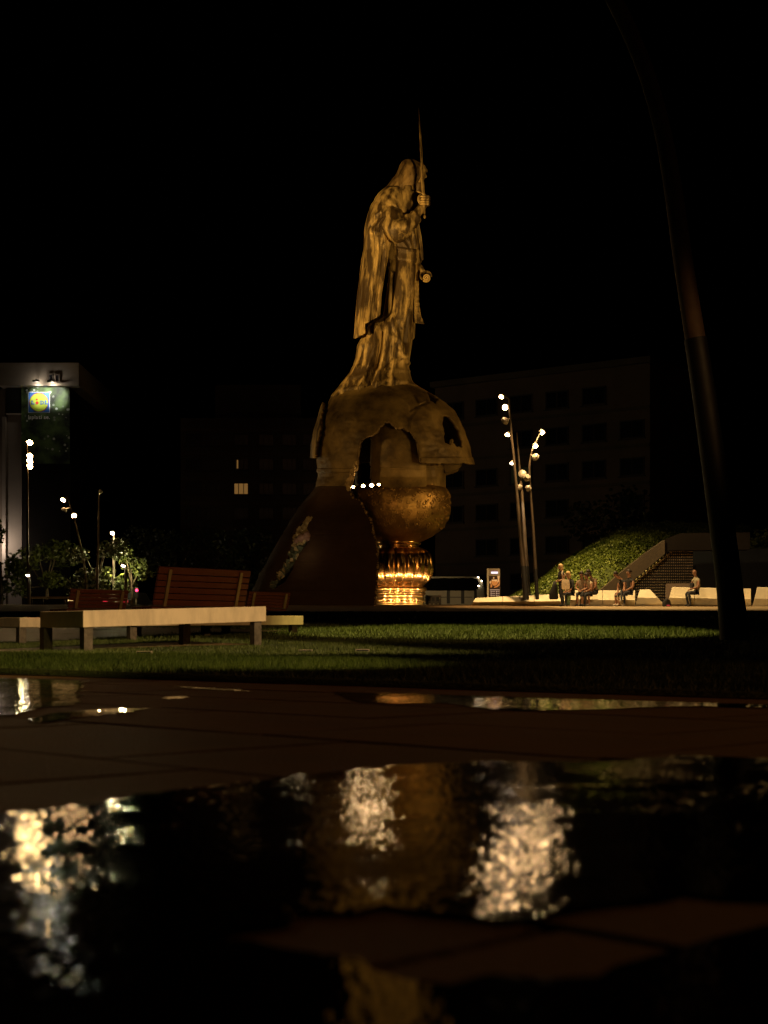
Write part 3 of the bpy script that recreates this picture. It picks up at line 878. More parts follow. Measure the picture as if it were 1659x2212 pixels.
CAPE_LINES = [([(866, 459), (850, 452), (835, 451), (810, 463), (794, 488)], 3, .05), ([(866, 467), (848, 464), (828, 470), (812, 490), (804, 515)], 2.8, .055), ([(866, 473), (850, 473), (836, 484), (828, 505), (824, 530)], 2.8, .055),
              ([(862, 463), (840, 458), (818, 468), (802, 490)], 2.4, -.05), ([(860, 471), (842, 470), (824, 484), (816, 506)], 2.4, -.05), ([(858, 478), (844, 486), (838, 505), (836, 530)], 2.4, -.05),
              ([(804, 505), (801, 563), (794, 620), (789, 690)], 3.2, -.09), ([(812, 500), (810, 560), (803, 620), (797, 695)], 3.5, .06), ([(824, 530), (820, 580), (814, 640), (812, 680)], 3.5, -.05), ([(834, 540), (830, 585), (822, 640), (820, 675)], 3, .05),
              ([(795, 500), (788, 570), (781, 640), (776, 720)], 4, .05), ([(790, 540), (782, 620), (774, 700)], 3, -.04), ([(818, 418), (838, 430), (866, 452)], 3, .03), ([(806, 434), (826, 438), (856, 452)], 3, -.03), ([(826, 410), (846, 424), (868, 446)], 3, -.03)]
gown = [(400, 862, 896, 34), (425, 842, 903, 44), (450, 826, 907, 50), (480, 820, 906, 50), (520, 822, 909, 46), (545, 834, 907, 42), (563, 836, 907, 42), (590, 840, 906, 46),
        (620, 838, 904, 49), (650, 834, 898, 51), (680, 829, 896, 54), (694, 806, 895, 57), (720, 786, 893, 60), (745, 772, 890, 63), (770, 768, 886, 64), (790, 761, 883, 67), (806, 753, 886, 71),
        (818, 744, 890, 76), (830, 734, 892, 80), (842, 724, 889, 82), (856, 713, 876, 82)]
def gfold(th, y):
    t = np.clip((y - 560) / 220, 0, 1)
    a = .03 + .05 * t
    s = th * 6 + 1.4 * math.sin(y * .011 + th) + y * .006
    v = ridged(s) ** 2 * .7 + ridged(th * 11 - y * .013 + math.sin(th * 2)) ** 2 * .35
    v += .15 * noise.noise((math.cos(th) * 2.2, math.sin(th) * 2.2, y * .012))
    if y < 560:
        v = ridged(th * 10 + y * .02) ** 2
    e = 0
    if math.sin(th) < .3:
        xl_, xr_ = interp(gown, y, 1), interp(gown, y, 2)
        e = seg_field((xl_ + xr_) / 2 + (xr_ - xl_) / 2 * math.cos(th), y, GOWN_LINES)
    return 1 - a * .45 * .6 + a * .45 * v + e
fig = loft('robed_figure', gown, M['bronze'], mon, 150, 180, gfold)
fig['label'] = 'standing figure in a long pleated gown'
FIGP = fig

def sub(mb, name, material, parent, **k):
    o = mb.build(name, material, None, **k)
    o.parent = parent
    return o
# since every part mesh of the monument is written in world coordinates below an unmoved part, parents carry the offset
def loft_sub(*a, **k):
    return loft(*a, **k)

# cloak: open sheet around back and left side
cape_secs = [(402, 836, 874, 36), (410, 824, 878, 44), (424, 812, 884, 52), (443, 800, 888, 60), (466, 793, 884, 64), (488, 789, 868, 64), (494, 787.5, 860, 63), (538, 785.5, 858, 60), (557, 781, 855, 59),
             (590, 777, 850, 60), (624, 773.5, 845, 62), (659, 770, 842, 64), (702, 766.5, 838, 67), (731, 764, 836, 69)]
cape_edge = [(402, 870), (424, 876), (443, 878), (460, 872), (475, 858), (494, 845), (529, 844), (563, 838), (598, 830), (633, 825), (676, 822), (731, 820)]
def cape():
    ny, nt = 190, 150
    mb = MB(); vs = []; keep = {}
    pxs = np.zeros((ny + 1, nt + 1)); pys = np.zeros((ny + 1, nt + 1)); th_ = np.zeros((ny + 1, nt + 1))
    for i in range(ny + 1):
        y = 402 + (731 - 402) * i / ny
        xl, xr, rd = (interp(cape_secs, y, k) for k in (1, 2, 3))
        xe = float(np.interp(y, [e[0] for e in cape_edge], [e[1] for e in cape_edge]))
        cx, rx = (xl + xr) / 2, (xr - xl) / 2
        c0 = max(-.98, min(.98, (xe - cx) / rx)); a0 = -math.acos(c0)      # front edge angle (negative = towards the viewer)
        for j in range(nt + 1):
            th = a0 - (2 * math.pi - 2 * abs(a0)) * j / nt
            t = np.clip((y - 440) / 120, 0, 1)
            a = .035 + .09 * t
            # folds sweep from the raised elbow over the back
            sweep = (th + 1.2) * 7 + 2.2 * math.exp(-((y - 470) / 60) ** 2) * (th + 2.5) + .5 * math.sin(y * .02)
            f = 1 + a * .45 * (ridged(sweep) ** 2.2 - .45) + .03 * noise.noise((math.cos(th) * 3, math.sin(th) * 3, y * .015))
            if math.sin(th) < .2:
                f += seg_field(cx + rx * math.cos(th), y, CAPE_LINES)
            if y > 600 and -2.05 > th > -2.75: f -= .05 * min(1, (y - 600) / 40)
            x = cx + rx * f * math.cos(th)
            if th < -2.6 or th > 2.6: x = max(x, xl - 1)
            pxs[i, j] = x; pys[i, j] = y; th_[i, j] = th
            vs.append(S(x, y, rd * K * f * math.sin(th)))
    fs = []
    for i in range(ny):
        for j in range(nt):
            x, y, th = pxs[i, j], pys[i, j], th_[i, j]
            front = -math.pi < th
            if front:
                if x > 788: lim = 698 - (x - 788) * 18 / 34
                else: lim = 731 - max(0, x - 764) * .5
                if y > lim: continue
            elif y > 728: continue
            fs.append((i * (nt + 1) + j, i * (nt + 1) + j + 1, (i + 1) * (nt + 1) + j + 1, (i + 1) * (nt + 1) + j))
    mb.add(vs, fs)
    o = mb.build('cloak', M['bronze'], mon, smooth=True)
    s = o.modifiers.new('thickness', 'SOLIDIFY'); s.thickness = .06; s.offset = -1
cape()

# head: hair, face, beard
hair = [(342.8, 880, 888, 4), (345, 873, 896, 13), (350, 867, 906, 20), (357, 863, 914, 28), (365, 861, 918, 32), (378, 855, 916, 34), (391, 844, 909, 34), (400, 837, 904, 34), (408, 829, 899, 34), (417, 825, 886, 34)]
def hfold(th, y):
    v = .6 * ridged(th * 19 + y * .03 * math.sin(th) + .6 * math.sin(y * .05)) ** 2 + .6 * ridged(th * 8 + y * .05) ** 3
    return 1 + (.06 if y > 352 else .02) * (v - .5)
h = loft('hair', hair, M['bronze_dark'], mon, 70, 140, hfold)
h['label'] = 'long straight hair falling onto the shoulders'
mb = MB()
mb.rings([[S(cx_ + rx_ * math.cos(t), y, rz_ * K * math.sin(t)) for t in np.linspace(0, 2 * math.pi, 24, endpoint=False)] for (y, cx_, rx_, rz_) in
          ((352, 902, 10, 12), (358, 904, 15, 17), (366, 905, 17, 19), (374, 904, 16, 19), (383, 903, 15, 18), (392, 901, 14, 17), (400, 899, 12, 15), (405, 897, 8, 10))])
mb.rings([[S(cx_ + rx_ * math.cos(t), y, rz_ * K * math.sin(t)) for t in np.linspace(0, 2 * math.pi, 10, endpoint=False)] for (y, cx_, rx_, rz_) in
          ((373, 917, 2, 1.5), (378, 918.5, 2.5, 2), (382, 919.5, 3, 2.5), (385, 918, 2, 2))])
for sd in (-1, 1):      # brows
    mb.rings([[S(cx_, y + 1.6 * math.sin(t), sd * dz_ * K + 1.6 * K * math.cos(t)) for t in np.linspace(0, 2 * math.pi, 8, endpoint=False)] for (y, cx_, dz_) in
              ((372, 912, 14), (371, 917, 9), (371, 920, 3))])
f = mb.build('face', M['bronze'], mon, smooth=True)
# diadem brim above the brow
mb = MB()
mb.rings([[S(904 + q * 19 * math.cos(t), y + 4 * math.cos(t), q * 22 * K * math.sin(t)) for t in np.linspace(0, 2 * math.pi, 30, endpoint=False)] for q, y in ((.9, 360), (1.03, 361), (1.06, 366), (1.0, 369), (.9, 368))])
mb.build('diadem', M['bronze'], mon, smooth=True)
mb = MB()
rr = []
for i in range(16):
    t = i / 15
    y = 394 + 60 * t; cx_ = 899 - 10 * t ** 1.3; r_ = 12.5 * (1 - t) ** .6 + 3.5
    rr.append([S(cx_ + r_ * (1 + .12 * ridged(5 * a + 3 * t)) * math.cos(a), y, (-6 + r_ * 1.0 * math.sin(a)) * K) for a in np.linspace(0, 2 * math.pi, 30, endpoint=False)])
mb.rings(rr)
mb.build('beard', M['bronze_dark'], mon, smooth=True)

# raised right arm with wide sleeve
def bent(mb, pts, rads, n=22, steps=6, rough=0.0, seed=0):
    """tapered limb through photo points (px, py, depth m), radii in px, rounded by resampling"""
    P_ = [np.array(p, float) for p in pts]; out = []; rd = []
    m_ = len(P_)
    for i in range(m_ - 1):
        p0, p1, p2, p3 = P_[max(0, i - 1)], P_[i], P_[i + 1], P_[min(m_ - 1, i + 2)]
        for s_ in range(steps):
            t = s_ / steps
            out.append(.5 * ((2 * p1) + (-p0 + p2) * t + (2 * p0 - 5 * p1 + 4 * p2 - p3) * t * t + (-p0 + 3 * p1 - 3 * p2 + p3) * t ** 3))
            rd.append(rads[i] + (rads[i + 1] - rads[i]) * (t * t * (3 - 2 * t)))
    out.append(P_[-1]); rd.append(rads[-1])
    w = [S(*p) for p in out]
    vs_before = len(mb.v)
    mb.tube(w, [r_ * K for r_ in rd], n)
    if rough:
        for k in range(vs_before, len(mb.v)):
            v = Vector(mb.v[k]); nn = noise.noise(v * 2.1 + Vector((seed, 0, 0)))
            i = (k - vs_before) // n
            mb.v[k] = tuple(v + (v - w[min(i, len(w) - 1)]) * (rough * (nn + .5 * ridged(v.z * 5 + v.x * 7))))
mb = MB()
bent(mb, [(838, 452, -.5), (848, 478, -1.2), (862, 498, -1.55), (880, 484, -1.5), (897, 466, -1.35)], [22, 25, 22, 18, 14], rough=.34)
bent(mb, [(856, 478, -1.3), (858, 502, -1.55), (864, 516, -1.5)], [13, 12, 8], rough=.34, seed=4)
s_ = mb.build('sleeve', M['bronze'], mon, smooth=True)
mb = MB()
bent(mb, [(888, 476, -1.4), (902, 460, -1.3), (911, 447, -1.2)], [12.5, 9.5, 8], rough=.05)
bent(mb, [(908, 452, -1.2), (915, 440, -1.15), (917, 430, -1.1)], [8, 9.5, 7.5], rough=.04)
for k, (y, l) in enumerate(((424.5, 1.0), (430, 1.06), (435.5, 1.02), (440.5, .92))):       # four fingers round the hilt
    bent(mb, [(920, y + 3, -1.15), (926.5, y + 2, -1.3), (924.5, y, -1.48), (914, y - .5, -1.5), (908, y + .5, -1.4)], [3.2, 3.1 * l, 2.9 * l, 2.7 * l, 2.2], n=10, steps=4)
bent(mb, [(911, 442, -1.3), (905.5, 434, -1.45), (905, 426, -1.42), (909, 421, -1.35)], [4, 3.6, 3, 2.4], n=10, steps=4)
h_ = mb.build('forearm_and_hand', M['bronze'], mon, smooth=True)
h_['label'] = 'right forearm with fingers closed round the sword hilt'

# sword
mb = MB()
tip, base = (905.2, 231), (914.2, 418)
rr = []
for i in range(24):
    t = i / 23
    x = tip[0] + (base[0] - tip[0]) * t; y = tip[1] + (base[1] - tip[1]) * t
    hw = .55 + 3.0 * min(1, t * 1.25) if t < .8 else 3.6
    hw = .9 + 2.8 * t ** .75
    d = -1.32
    sec = [(-hw, 0), (-hw * .25, -.085), (0, -.05), (hw * .25, -.085), (hw, 0), (hw * .25, .085), (0, .05), (-hw * .25, .085)]
    rr.append([S(x + a, y, d + b) for a, b in sec])
mb.rings(rr)
swd = mb.build('sword', M['bronze'], mon)
swd['label'] = 'long straight sword held upright'
mb = MB(); bent(mb, [(901.5, 413.5, -1.32), (908, 416, -1.34), (914.4, 419, -1.34), (921, 423.5, -1.34)], [1.6, 1.9, 2.4, 1.8], n=10)
bent(mb, [(914.4, 419, -1.32), (915.8, 440, -1.32), (917, 462, -1.32)], [2.6, 2.3, 2.2], n=10)
mb.ell(S(917.2, 468, -1.32), (3.2 * K, 3.2 * K, 4.4 * K))
o = mb.build('hilt', M['bronze'], mon, smooth=True); 

# belt
mb = MB(); rr = []
for (y, e) in ((534, 1.5), (536, 3), (541, 3.6), (543, 2.4), (548, 3.2), (552, 2.4), (556, 3.8), (561, 3.4), (565, 1.5)):
    ring = []
    for j in range(72):
        th = 2 * math.pi * j / 72
        xl, xr, rd = (interp(gown, y, k) for k in (1, 2, 3))
        yy = y + 5 * math.cos(th)
        ring.append(S((xl + xr) / 2 + ((xr - xl) / 2 + e) * math.cos(th), yy, (rd + e) * K * math.sin(th)))
    rr.append(ring)
mb.rings(rr)
mb.build('belt', M['bronze'], mon, smooth=True)
# narrow stole hanging from chest, and the ribbed stole end swinging out
mb = MB()
rr = []
for (x, y, w) in ((899, 474, 3), (904, 492, 3.2), (908, 515, 3.2), (911, 540, 3), (912, 562, 2.4)):
    rr.append([S(x - w, y, -.5), S(x + w, y, -.45), S(x + w, y, .3), S(x - w, y, .3)])
mb.rings(rr); mb.build('stole', M['bronze'], mon)
mb = MB(); rr = []
for i in range(34):
    t = i / 33
    y = 612 + 86 * t
    xr = float(np.interp(y, [612, 640, 660, 680, 700], [904.5, 904.5, 906, 909.5, 917])); xl = float(np.interp(y, [612, 650, 686, 700], [897, 895, 895, 897]))
    e = .9 if i % 4 < 2 else 0
    rr.append([S(xl, y, -.75), S(xr + e * .5, y + 2.2 * t, -.55 - e * .05), S(xr + e * .5, y + 2.2 * t, .2), S(xl, y, .2)])
mb.rings(rr); st = mb.build('stole_end', M['bronze'], mon); st['label'] = 'ribbed end of the stole swinging forward'
# rolled scroll in the lower hand
mb = MB(); n_ = 40; rr = []
pts = []
for i in range(n_):
    a = i / (n_ - 1) * 2 * math.pi * 2.4; r_ = 10.5 * (1 - .85 * i / (n_ - 1))
    pts.append((921 + r_ * math.cos(-a + 2.4), 600 + r_ * 1.02 * math.sin(-a + 2.4)))
front = [S(x, y, -1.35) for x, y in pts]; back = [S(x, y, .9) for x, y in pts]
mb.rings([front, back], closed=False, cap=False)
o = mb.build('scroll', M['bronze'], mon, smooth=True)
s = o.modifiers.new('thickness', 'SOLIDIFY'); s.thickness = .07
mb = MB()
bent(mb, [(900, 574, -.2), (908, 580, -.5), (914, 588, -.7)], [9, 6.5, 5.5], rough=.1)
for k in range(4):
    bent(mb, [(912, 586 + 2 * k, -.5 + .16 * k), (919, 586, -.55 + .18 * k), (929, 590, -.6 + .18 * k), (932, 598, -.6 + .18 * k)], [3, 2.8, 2.6, 2], n=8, steps=3)
bent(mb, [(911, 590, -.75), (909, 597, -.9), (912, 604, -.95)], [3.2, 2.8, 2.2], n=8, steps=3)
mb.build('lower_hand', M['bronze'], mon, smooth=True)
# broken helmet: outer shell
dome = [(820, 770, 880, 60), (826, 752, 893, 70), (837, 735, 909, 84), (857, 715, 944, 110), (886, 702, 977, 130), (910, 693, 991, 142), (935, 687, 1001, 150), (967, 684, 1011, 156), (1002, 684, 1018, 160), (1030, 687, 1016, 158), (1052, 681, 1014, 158)]
open_big = [(773.6, 975), (775, 962), (780, 950), (792, 944), (806, 939), (815, 930), (829, 915), (836, 911), (841, 911), (848, 916), (856, 924), (872, 924), (884, 931), (892, 945), (901, 957), (903, 975), (908, 999), (930, 1001), (962, 1001), (962, 1060), (752, 1060), (763, 1030), (772, 1000)]
hole_r = [(955, 899), (962, 897), (968, 900), (978, 912), (987, 927), (993, 946), (996, 967), (988, 965), (981, 964), (976, 956), (974, 945), (972, 958), (969, 961), (957, 956), (954, 930), (952, 912)]
slit = [(918, 842), (928, 848), (938, 855), (944, 860), (942, 866), (936, 872), (930, 866), (926, 856)]
rim_cut = [(962, 1001), (998, 1000), (1018, 1003), (1040, 1001), (1040, 1070), (950, 1070), (950, 1001)]
plate = [(823, 828), (850, 846), (872, 862), (884, 875), (885, 890), (905, 880), (925, 870), (918, 842), (905, 834), (880, 828)]
rib = [(884, 832), (905, 838), (918, 850), (926, 866), (908, 874), (900, 856)]
cheek = [(905, 880), (925, 870), (944, 860), (990, 890), (1030, 1010), (904, 1010), (900, 955), (884, 931), (886, 905)]
def shell(name, secs, y0, y1, ny, nt, keepfn, material, offs=None, thick=.16, ths=(-math.pi, 0), cyd=0, back_keep=None, noise_amp=.012, fold=None):
    mb = MB(); vs = []
    PX = np.zeros((ny + 1, nt + 1)); PY = np.zeros((ny + 1, nt + 1))
    geo = []
    for i in range(ny + 1):
        y = y0 + (y1 - y0) * i / ny
        xl, xr, rd = (interp(secs, y, k) for k in (1, 2, 3))
        for j in range(nt + 1):
            th = ths[0] + (ths[1] - ths[0]) * j / nt
            PX[i, j] = (xl + xr) / 2 + (xr - xl) / 2 * math.cos(th); PY[i, j] = y
            geo.append(((xl + xr) / 2, (xr - xl) / 2, rd, th, y))
    extra = offs(PX, PY) if offs else np.zeros_like(PX)
    for q, (cx, rx, rd, th, y) in enumerate(geo):
        f = 1 + extra.flat[q] + noise_amp * noise.noise((math.cos(th) * 4, math.sin(th) * 4, y * .04)) + .4 * noise_amp * noise.noise((math.cos(th) * 14, math.sin(th) * 14, y * .14))
        if fold: f += fold(th, y)
        vs.append(S(cx + rx * f * math.cos(th), y, cyd + rd * K * f * math.sin(th)))
    mx = (PX[:-1, :-1] + PX[1:, 1:]) / 2; my = (PY[:-1, :-1] + PY[1:, 1:]) / 2
    jit = np.array([[noise.noise((a * .12, b * .12, 3)) * 2.0 for a, b in zip(r1, r2)] for r1, r2 in zip(mx, my)])
    kp = keepfn(mx + jit, my + jit)
    fs = []
    for i in range(ny):
        for j in range(nt):
            if kp[i, j]:
                a = i * (nt + 1) + j
                fs.append((a, a + 1, a + nt + 2, a + nt + 1))
    mb.add(vs, fs)
    o = mb.build(name, material, mon, smooth=True)
    if thick:
        s = o.modifiers.new('thickness', 'SOLIDIFY'); s.thickness = thick; s.offset = -1
    return o
def dome_off(x, y):
    e = np.zeros_like(x)
    e[pip(x, y, plate)] -= .05
    e[pip(x, y, rib)] += .03
    e[pip(x, y, cheek)] += .03
    low = (y > 988) & (x > 900); e[low] += .012
    e += .012 * ((y > 1012) & (y < 1020) & (x < 760))
    return e
sh = shell('helmet_shell', dome, 822, 1054, 170, 230, lambda x, y: ~(pip(x, y, open_big) | pip(x, y, hole_r) | pip(x, y, slit) | pip(x, y, rim_cut)), M['helmet_bronze'], dome_off)
sh['label'] = 'front of the broken domed helmet with jagged openings'
bk = shell('helmet_shell', dome, 822, 1000, 50, 90, lambda x, y: x > -1, M['helmet_bronze'], None, ths=(0, math.pi))
bk['label'] = 'far side of the broken domed helmet'
# rim flap hanging below the right edge
mb = MB()
mb.prism([S(x, y, -.8) for x, y in [(957, 1000), (1000, 1000), (993, 1006), (992, 1012), (980, 1016), (962, 1022)]], (0, 1.4, 0))
mb.build('rim_fragment', M['helmet_bronze'], mon)
# torn outer sheet on the left
lf = [(855, 708, 900, 128), (889, 697, 950, 150), (930, 685, 975, 165), (956, 679, 990, 170), (992, 677, 1000, 172)]
shell('torn_sheet', lf, 858, 990, 60, 40, lambda x, y: x < np.interp(y, [858, 870, 885, 930, 960, 990], [704, 703.5, 702.5, 697, 690, 687]), M['bronze'], None, ths=(-math.pi, -math.pi * .72), noise_amp=.01)
# inner drum seen through the opening
drum = [(905, 790, 905, 112), (925, 780, 930, 124), (950, 776, 945, 130), (1000, 772, 958, 132), (1030, 768, 961, 128), (1056, 766, 961, 106)]
def drum_off(x, y):
    e = np.zeros_like(x)
    e += .012 * ((y > 1010) & (y < 1014)) - .05 * ((x > 923) & (x < 938) & (y > 990)) + .02 * ((x > 945) & (y > 985))
    return e
shell('inner_drum', drum, 906, 1056, 90, 160, lambda x, y: ~((x > 773) & (x < 800) & (y < 1046) & (y > 940)) , M['helmet_bronze'], drum_off, ths=(-math.pi, math.pi))
mb = MB(); mb.rings([[S(930.5 + a, y, d) for a, d in ((-6, -1.72), (6, -1.5), (6, -1.3), (-6, -1.4))] for y in (1001, 1051)])
o = mb.build('ornament_strip', M['bowl_metal'], mon); o['label'] = 'coppery vertical strip on the inner drum'

# dark aventail shell sweeping down to the ground, left
avl = [(1048, 682), (1055, 680), (1091, 648.7), (1127, 625.7), (1173, 599), (1226, 569.7), (1269, 546.7), (1301, 532), (1314, 527)]
avr = [(1040, 763), (1050, 754), (1055, 752), (1064, 757), (1074, 762), (1080, 771), (1085, 780), (1096, 785), (1107, 790), (1118, 798), (1127, 803), (1140, 806), (1154, 808), (1172, 812), (1190, 816.5), (1220, 816), (1252, 815), (1285, 813), (1314, 811)]
avs = []
for y in (1044, 1055, 1073, 1091, 1109, 1127, 1150, 1173, 1200, 1226, 1250, 1269, 1301, 1314):
    xl = float(np.interp(y, [a[0] for a in avl], [a[1] for a in avl]))
    if y < 1050: xl = 684
    c_ = np.interp(y, [1044, 1310], [849, 812])
    avs.append((y, xl, 2 * c_ - xl, np.interp(y, [1044, 1310], [160, 190])))
crack = [(674, 1109), (676, 1118), (668, 1128), (662, 1140), (667, 1146), (672, 1156), (668, 1168), (660, 1176), (650, 1192), (642, 1206), (634, 1222), (626, 1240), (616, 1256), (600, 1266), (586, 1272), (580, 1266), (590, 1254), (600, 1240), (609, 1226), (616, 1212), (622, 1196), (628, 1180), (630, 1166), (630, 1150), (638, 1140), (646, 1128), (658, 1120), (664, 1114)]
def av_keep(x, y):
    xr = np.interp(y, [a[0] for a in avr], [a[1] for a in avr]) + 1.6 * np.sign(np.sin(y * 1.1))
    k = (x < xr) & ~pip(x, y, crack)
    return k
def av_off(x, y):
    return .006 * (np.abs(((y - 1060) % 62) - 31) < .9) * -1.0
av = shell('neck_guard', avs, 1050, 1314, 150, 260, av_keep, M['dark_shell'], av_off, ths=(-math.pi * 1.12, -math.pi * .40))
av['label'] = 'dark curved sheet sweeping from the helmet down to the ground'
# bright broken edge of the sheet
mb = MB(); rnd = random.Random(3)
for k in range(90):
    y = 1000 + k * 3.4
    x = float(np.interp(y, [1000, 1010, 1030, 1046, 1055, 1064, 1074, 1085, 1107, 1127, 1154, 1190, 1252, 1314], [768, 767, 757, 752, 752, 757, 762, 780, 790, 803, 808, 816.5, 815, 811]))
    rx_ = interp(avs, y, 3); cx_ = (interp(avs, y, 1) + interp(avs, y, 2)) / 2; rw = (interp(avs, y, 2) - interp(avs, y, 1)) / 2
    dd = -rx_ * K * math.sqrt(max(.05, 1 - ((x - cx_) / rw) ** 2))
    s_ = rnd.uniform(.05, .12) * (1.5 if y < 1060 else .65)
    mb.box(S(x + rnd.uniform(-1.5, 1.2), y, dd + rnd.uniform(-.05, .12)), (s_ * 1.1, s_, s_ * rnd.uniform(.8, 1.8)), Matrix.Rotation(rnd.uniform(0, 3), 3, Vector((rnd.random(), rnd.random(), rnd.random())).normalized()))
eg = mb.build('broken_edge', mat('broken_edge', (.34, .24, .11), .5, .4, var=.3), mon); eg['kind'] = 'stuff'; eg['label'] = 'glinting jagged edge of the sheet'
# relief pieces inside the crack
pale = mat('relief_pale', (.50, .42, .26), .7, var=.25, scale=4); teal = mat('relief_grey_green', (.10, .13, .10), .7, var=.3, scale=4); plum = mat('relief_plum', (.34, .22, .21), .8, var=.25, scale=5)
def av_depth(x, y):
    rx_ = interp(avs, y, 3); cx_ = (interp(avs, y, 1) + interp(avs, y, 2)) / 2; rw = (interp(avs, y, 2) - interp(avs, y, 1)) / 2
    return -rx_ * K * math.sqrt(max(.02, 1 - ((x - cx_) / rw) ** 2))
cnt = 0
axisv = lambda t: (674 - 88 * t ** 1.05, 1110 + 160 * t)
for k in range(420):
    t = rnd.random()
    x, y = axisv(t); wd = 4 + 13 * math.sin(math.pi * min(1, t * 1.05)) ; x += rnd.uniform(-1, 1) * wd
    if not pip(np.array([x]), np.array([y]), crack)[0]: continue
    mb = MB(); s_ = rnd.uniform(.05, .15) * (1.2 if t > .4 else 1)
    rot = Matrix.Rotation(rnd.uniform(0, 3), 3, Vector((rnd.random(), rnd.random(), rnd.random())).normalized())
    mb.box(S(x, y, av_depth(x, y) + .22 + rnd.uniform(-.08, .1)), (s_ * rnd.uniform(.6, 1.8), s_, s_ * rnd.uniform(.5, 1.6)), rot)
    cnt += 1
    if cnt > 200: break
    mb.build('relief_piece', teal if t > .45 and rnd.random() < .75 else pale, mon)
mb = MB()
for (x, y, r1, r2) in ((655, 1162, 13, 9), (664, 1155, 8, 8), (644, 1168, 9, 7), (668, 1164, 5, 5)):
    mb.ell(S(x, y, av_depth(x, y) + .1), (r1 * K, .16, r2 * K), 14, 8)
for i, v in enumerate(mb.v):
    n_ = noise.noise(Vector(v) * 6) * .05; mb.v[i] = (v[0] + n_, v[1] + n_, v[2] + n_)
o = mb.build('relief_bloom', plum, mon, smooth=True); o['label'] = 'plum coloured blossom like relief in the crack'
mb = MB(); rr = []
for y in np.linspace(1112, 1270, 22):
    t = (y - 1110) / 160; x, _ = axisv(max(0, t)); w_ = 6 + 15 * math.sin(math.pi * min(1, t)); 
    rr.append([S(x + s_ * w_, y, av_depth(x + s_ * w_, y) + .42) for s_ in (-1, -.5, 0, .5, 1)])
mb.rings(rr, closed=False, cap=False)
o = mb.build('relief_back', teal, mon, smooth=True)

# goblet: chased bowl, polished lobed knop, stepped foot
AX = 862
def prof(rows, D=DM):
    return [((r_) * K, CAMZ + (HY - y) * K) + tuple(e) for (y, r_, *e) in rows]
axis0 = Vector(((AX - HX) * K, DM, 0))
mb = MB(); mb.lathe(axis0, prof([(1050, 88), (1051, 94), (1053, 97.5), (1058, 105), (1068, 109), (1081, 110.7), (1096, 110.5), (1111, 109), (1126, 104), (1140, 96), (1150, 85), (1158.5, 73), (1165, 59), (1170, 47), (1172, 40)]), 128)
bw = mb.build('bowl', M['bowl_metal'], mon, smooth=True); bw['label'] = 'chased copper bowl of the goblet'
# raised scroll ornaments on the bowl, lying along its surface
mb = MB(); rnd = random.Random(11)
def bowl_r(y): return float(np.interp(y, [1053, 1058, 1068, 1081, 1096, 1111, 1126, 1140, 1150, 1158], [97.5, 105, 109, 110.7, 110.5, 109, 104, 96, 85, 73]))
for k in range(230):
    th0 = rnd.uniform(-math.pi, .1); y0_ = rnd.uniform(1062, 1144); pts = []
    sg = rnd.choice((-1, 1))
    for q in range(9):
        a = q / 8 * 4.2; r_ = (5.2 - .55 * q)
        y = min(1150, max(1056, y0_ + r_ * math.sin(a))); th = th0 + sg * r_ * math.cos(a) / 110
        rr_ = (bowl_r(y) + .6) * K
        pts.append(axis0 + Vector((rr_ * math.cos(th), rr_ * math.sin(th), CAMZ + (HY - y) * K)))
    mb.tube(pts, [.018 + .016 * math.sin(q / 8 * 3.1) for q in range(9)], 5)
o = mb.build('scroll_ornament', M['bowl_metal'], mon, smooth=True); o['kind'] = 'stuff'; o['label'] = 'raised scrollwork chased into the bowl'
mb = MB(); mb.lathe(axis0, prof([(1168, 40), (1169.5, 46), (1173, 48.5), (1177, 46), (1179, 43.5), (1182, 44), (1184, 46)]), 96)
mb.build('collar_ring', M['gold'], mon, smooth=True)
mb = MB(); mb.lathe(axis0, prof([(1183, 44, 0), (1184, 49, .4), (1187, 57, .8), (1192, 65, 1), (1200, 71.5, 1), (1210, 74.5, 1), (1222, 75.5, 1), (1234, 75, 1), (1244, 72.5, 1), (1252, 68, 1), (1259, 61, .9), (1264, 54.5, .5), (1267, 52, .1), (1269, 51, 0)]), 256, lobes=18, amp=.085)
kn = mb.build('knop', M['gold'], mon, smooth=True); kn['label'] = 'polished golden knop with vertical lobes'
mb = MB(); mb.lathe(axis0, prof([(1266, 50), (1267.5, 54), (1270, 58.5), (1274, 60), (1277, 58), (1279, 55), (1281, 57.5), (1284, 57.5), (1286, 54.5), (1290, 53.5), (1294, 55), (1297, 55), (1299, 54), (1305, 55.5), (1312, 56), (1316, 56)]), 128)
mb.build('foot', M['gold'], mon, smooth=True)
for k in range(60):           # beads round the foot
    a = -math.pi + math.pi * 1.05 * k / 59
    mb = MB(); rr_ = 56 * K
    mb.ell(axis0 + Vector((rr_ * math.cos(a), rr_ * math.sin(a), CAMZ + (HY - 1299) * K)), (.045, .045, .05), 6, 4)
    mb.build('bead', M['gold'], mon, smooth=True)
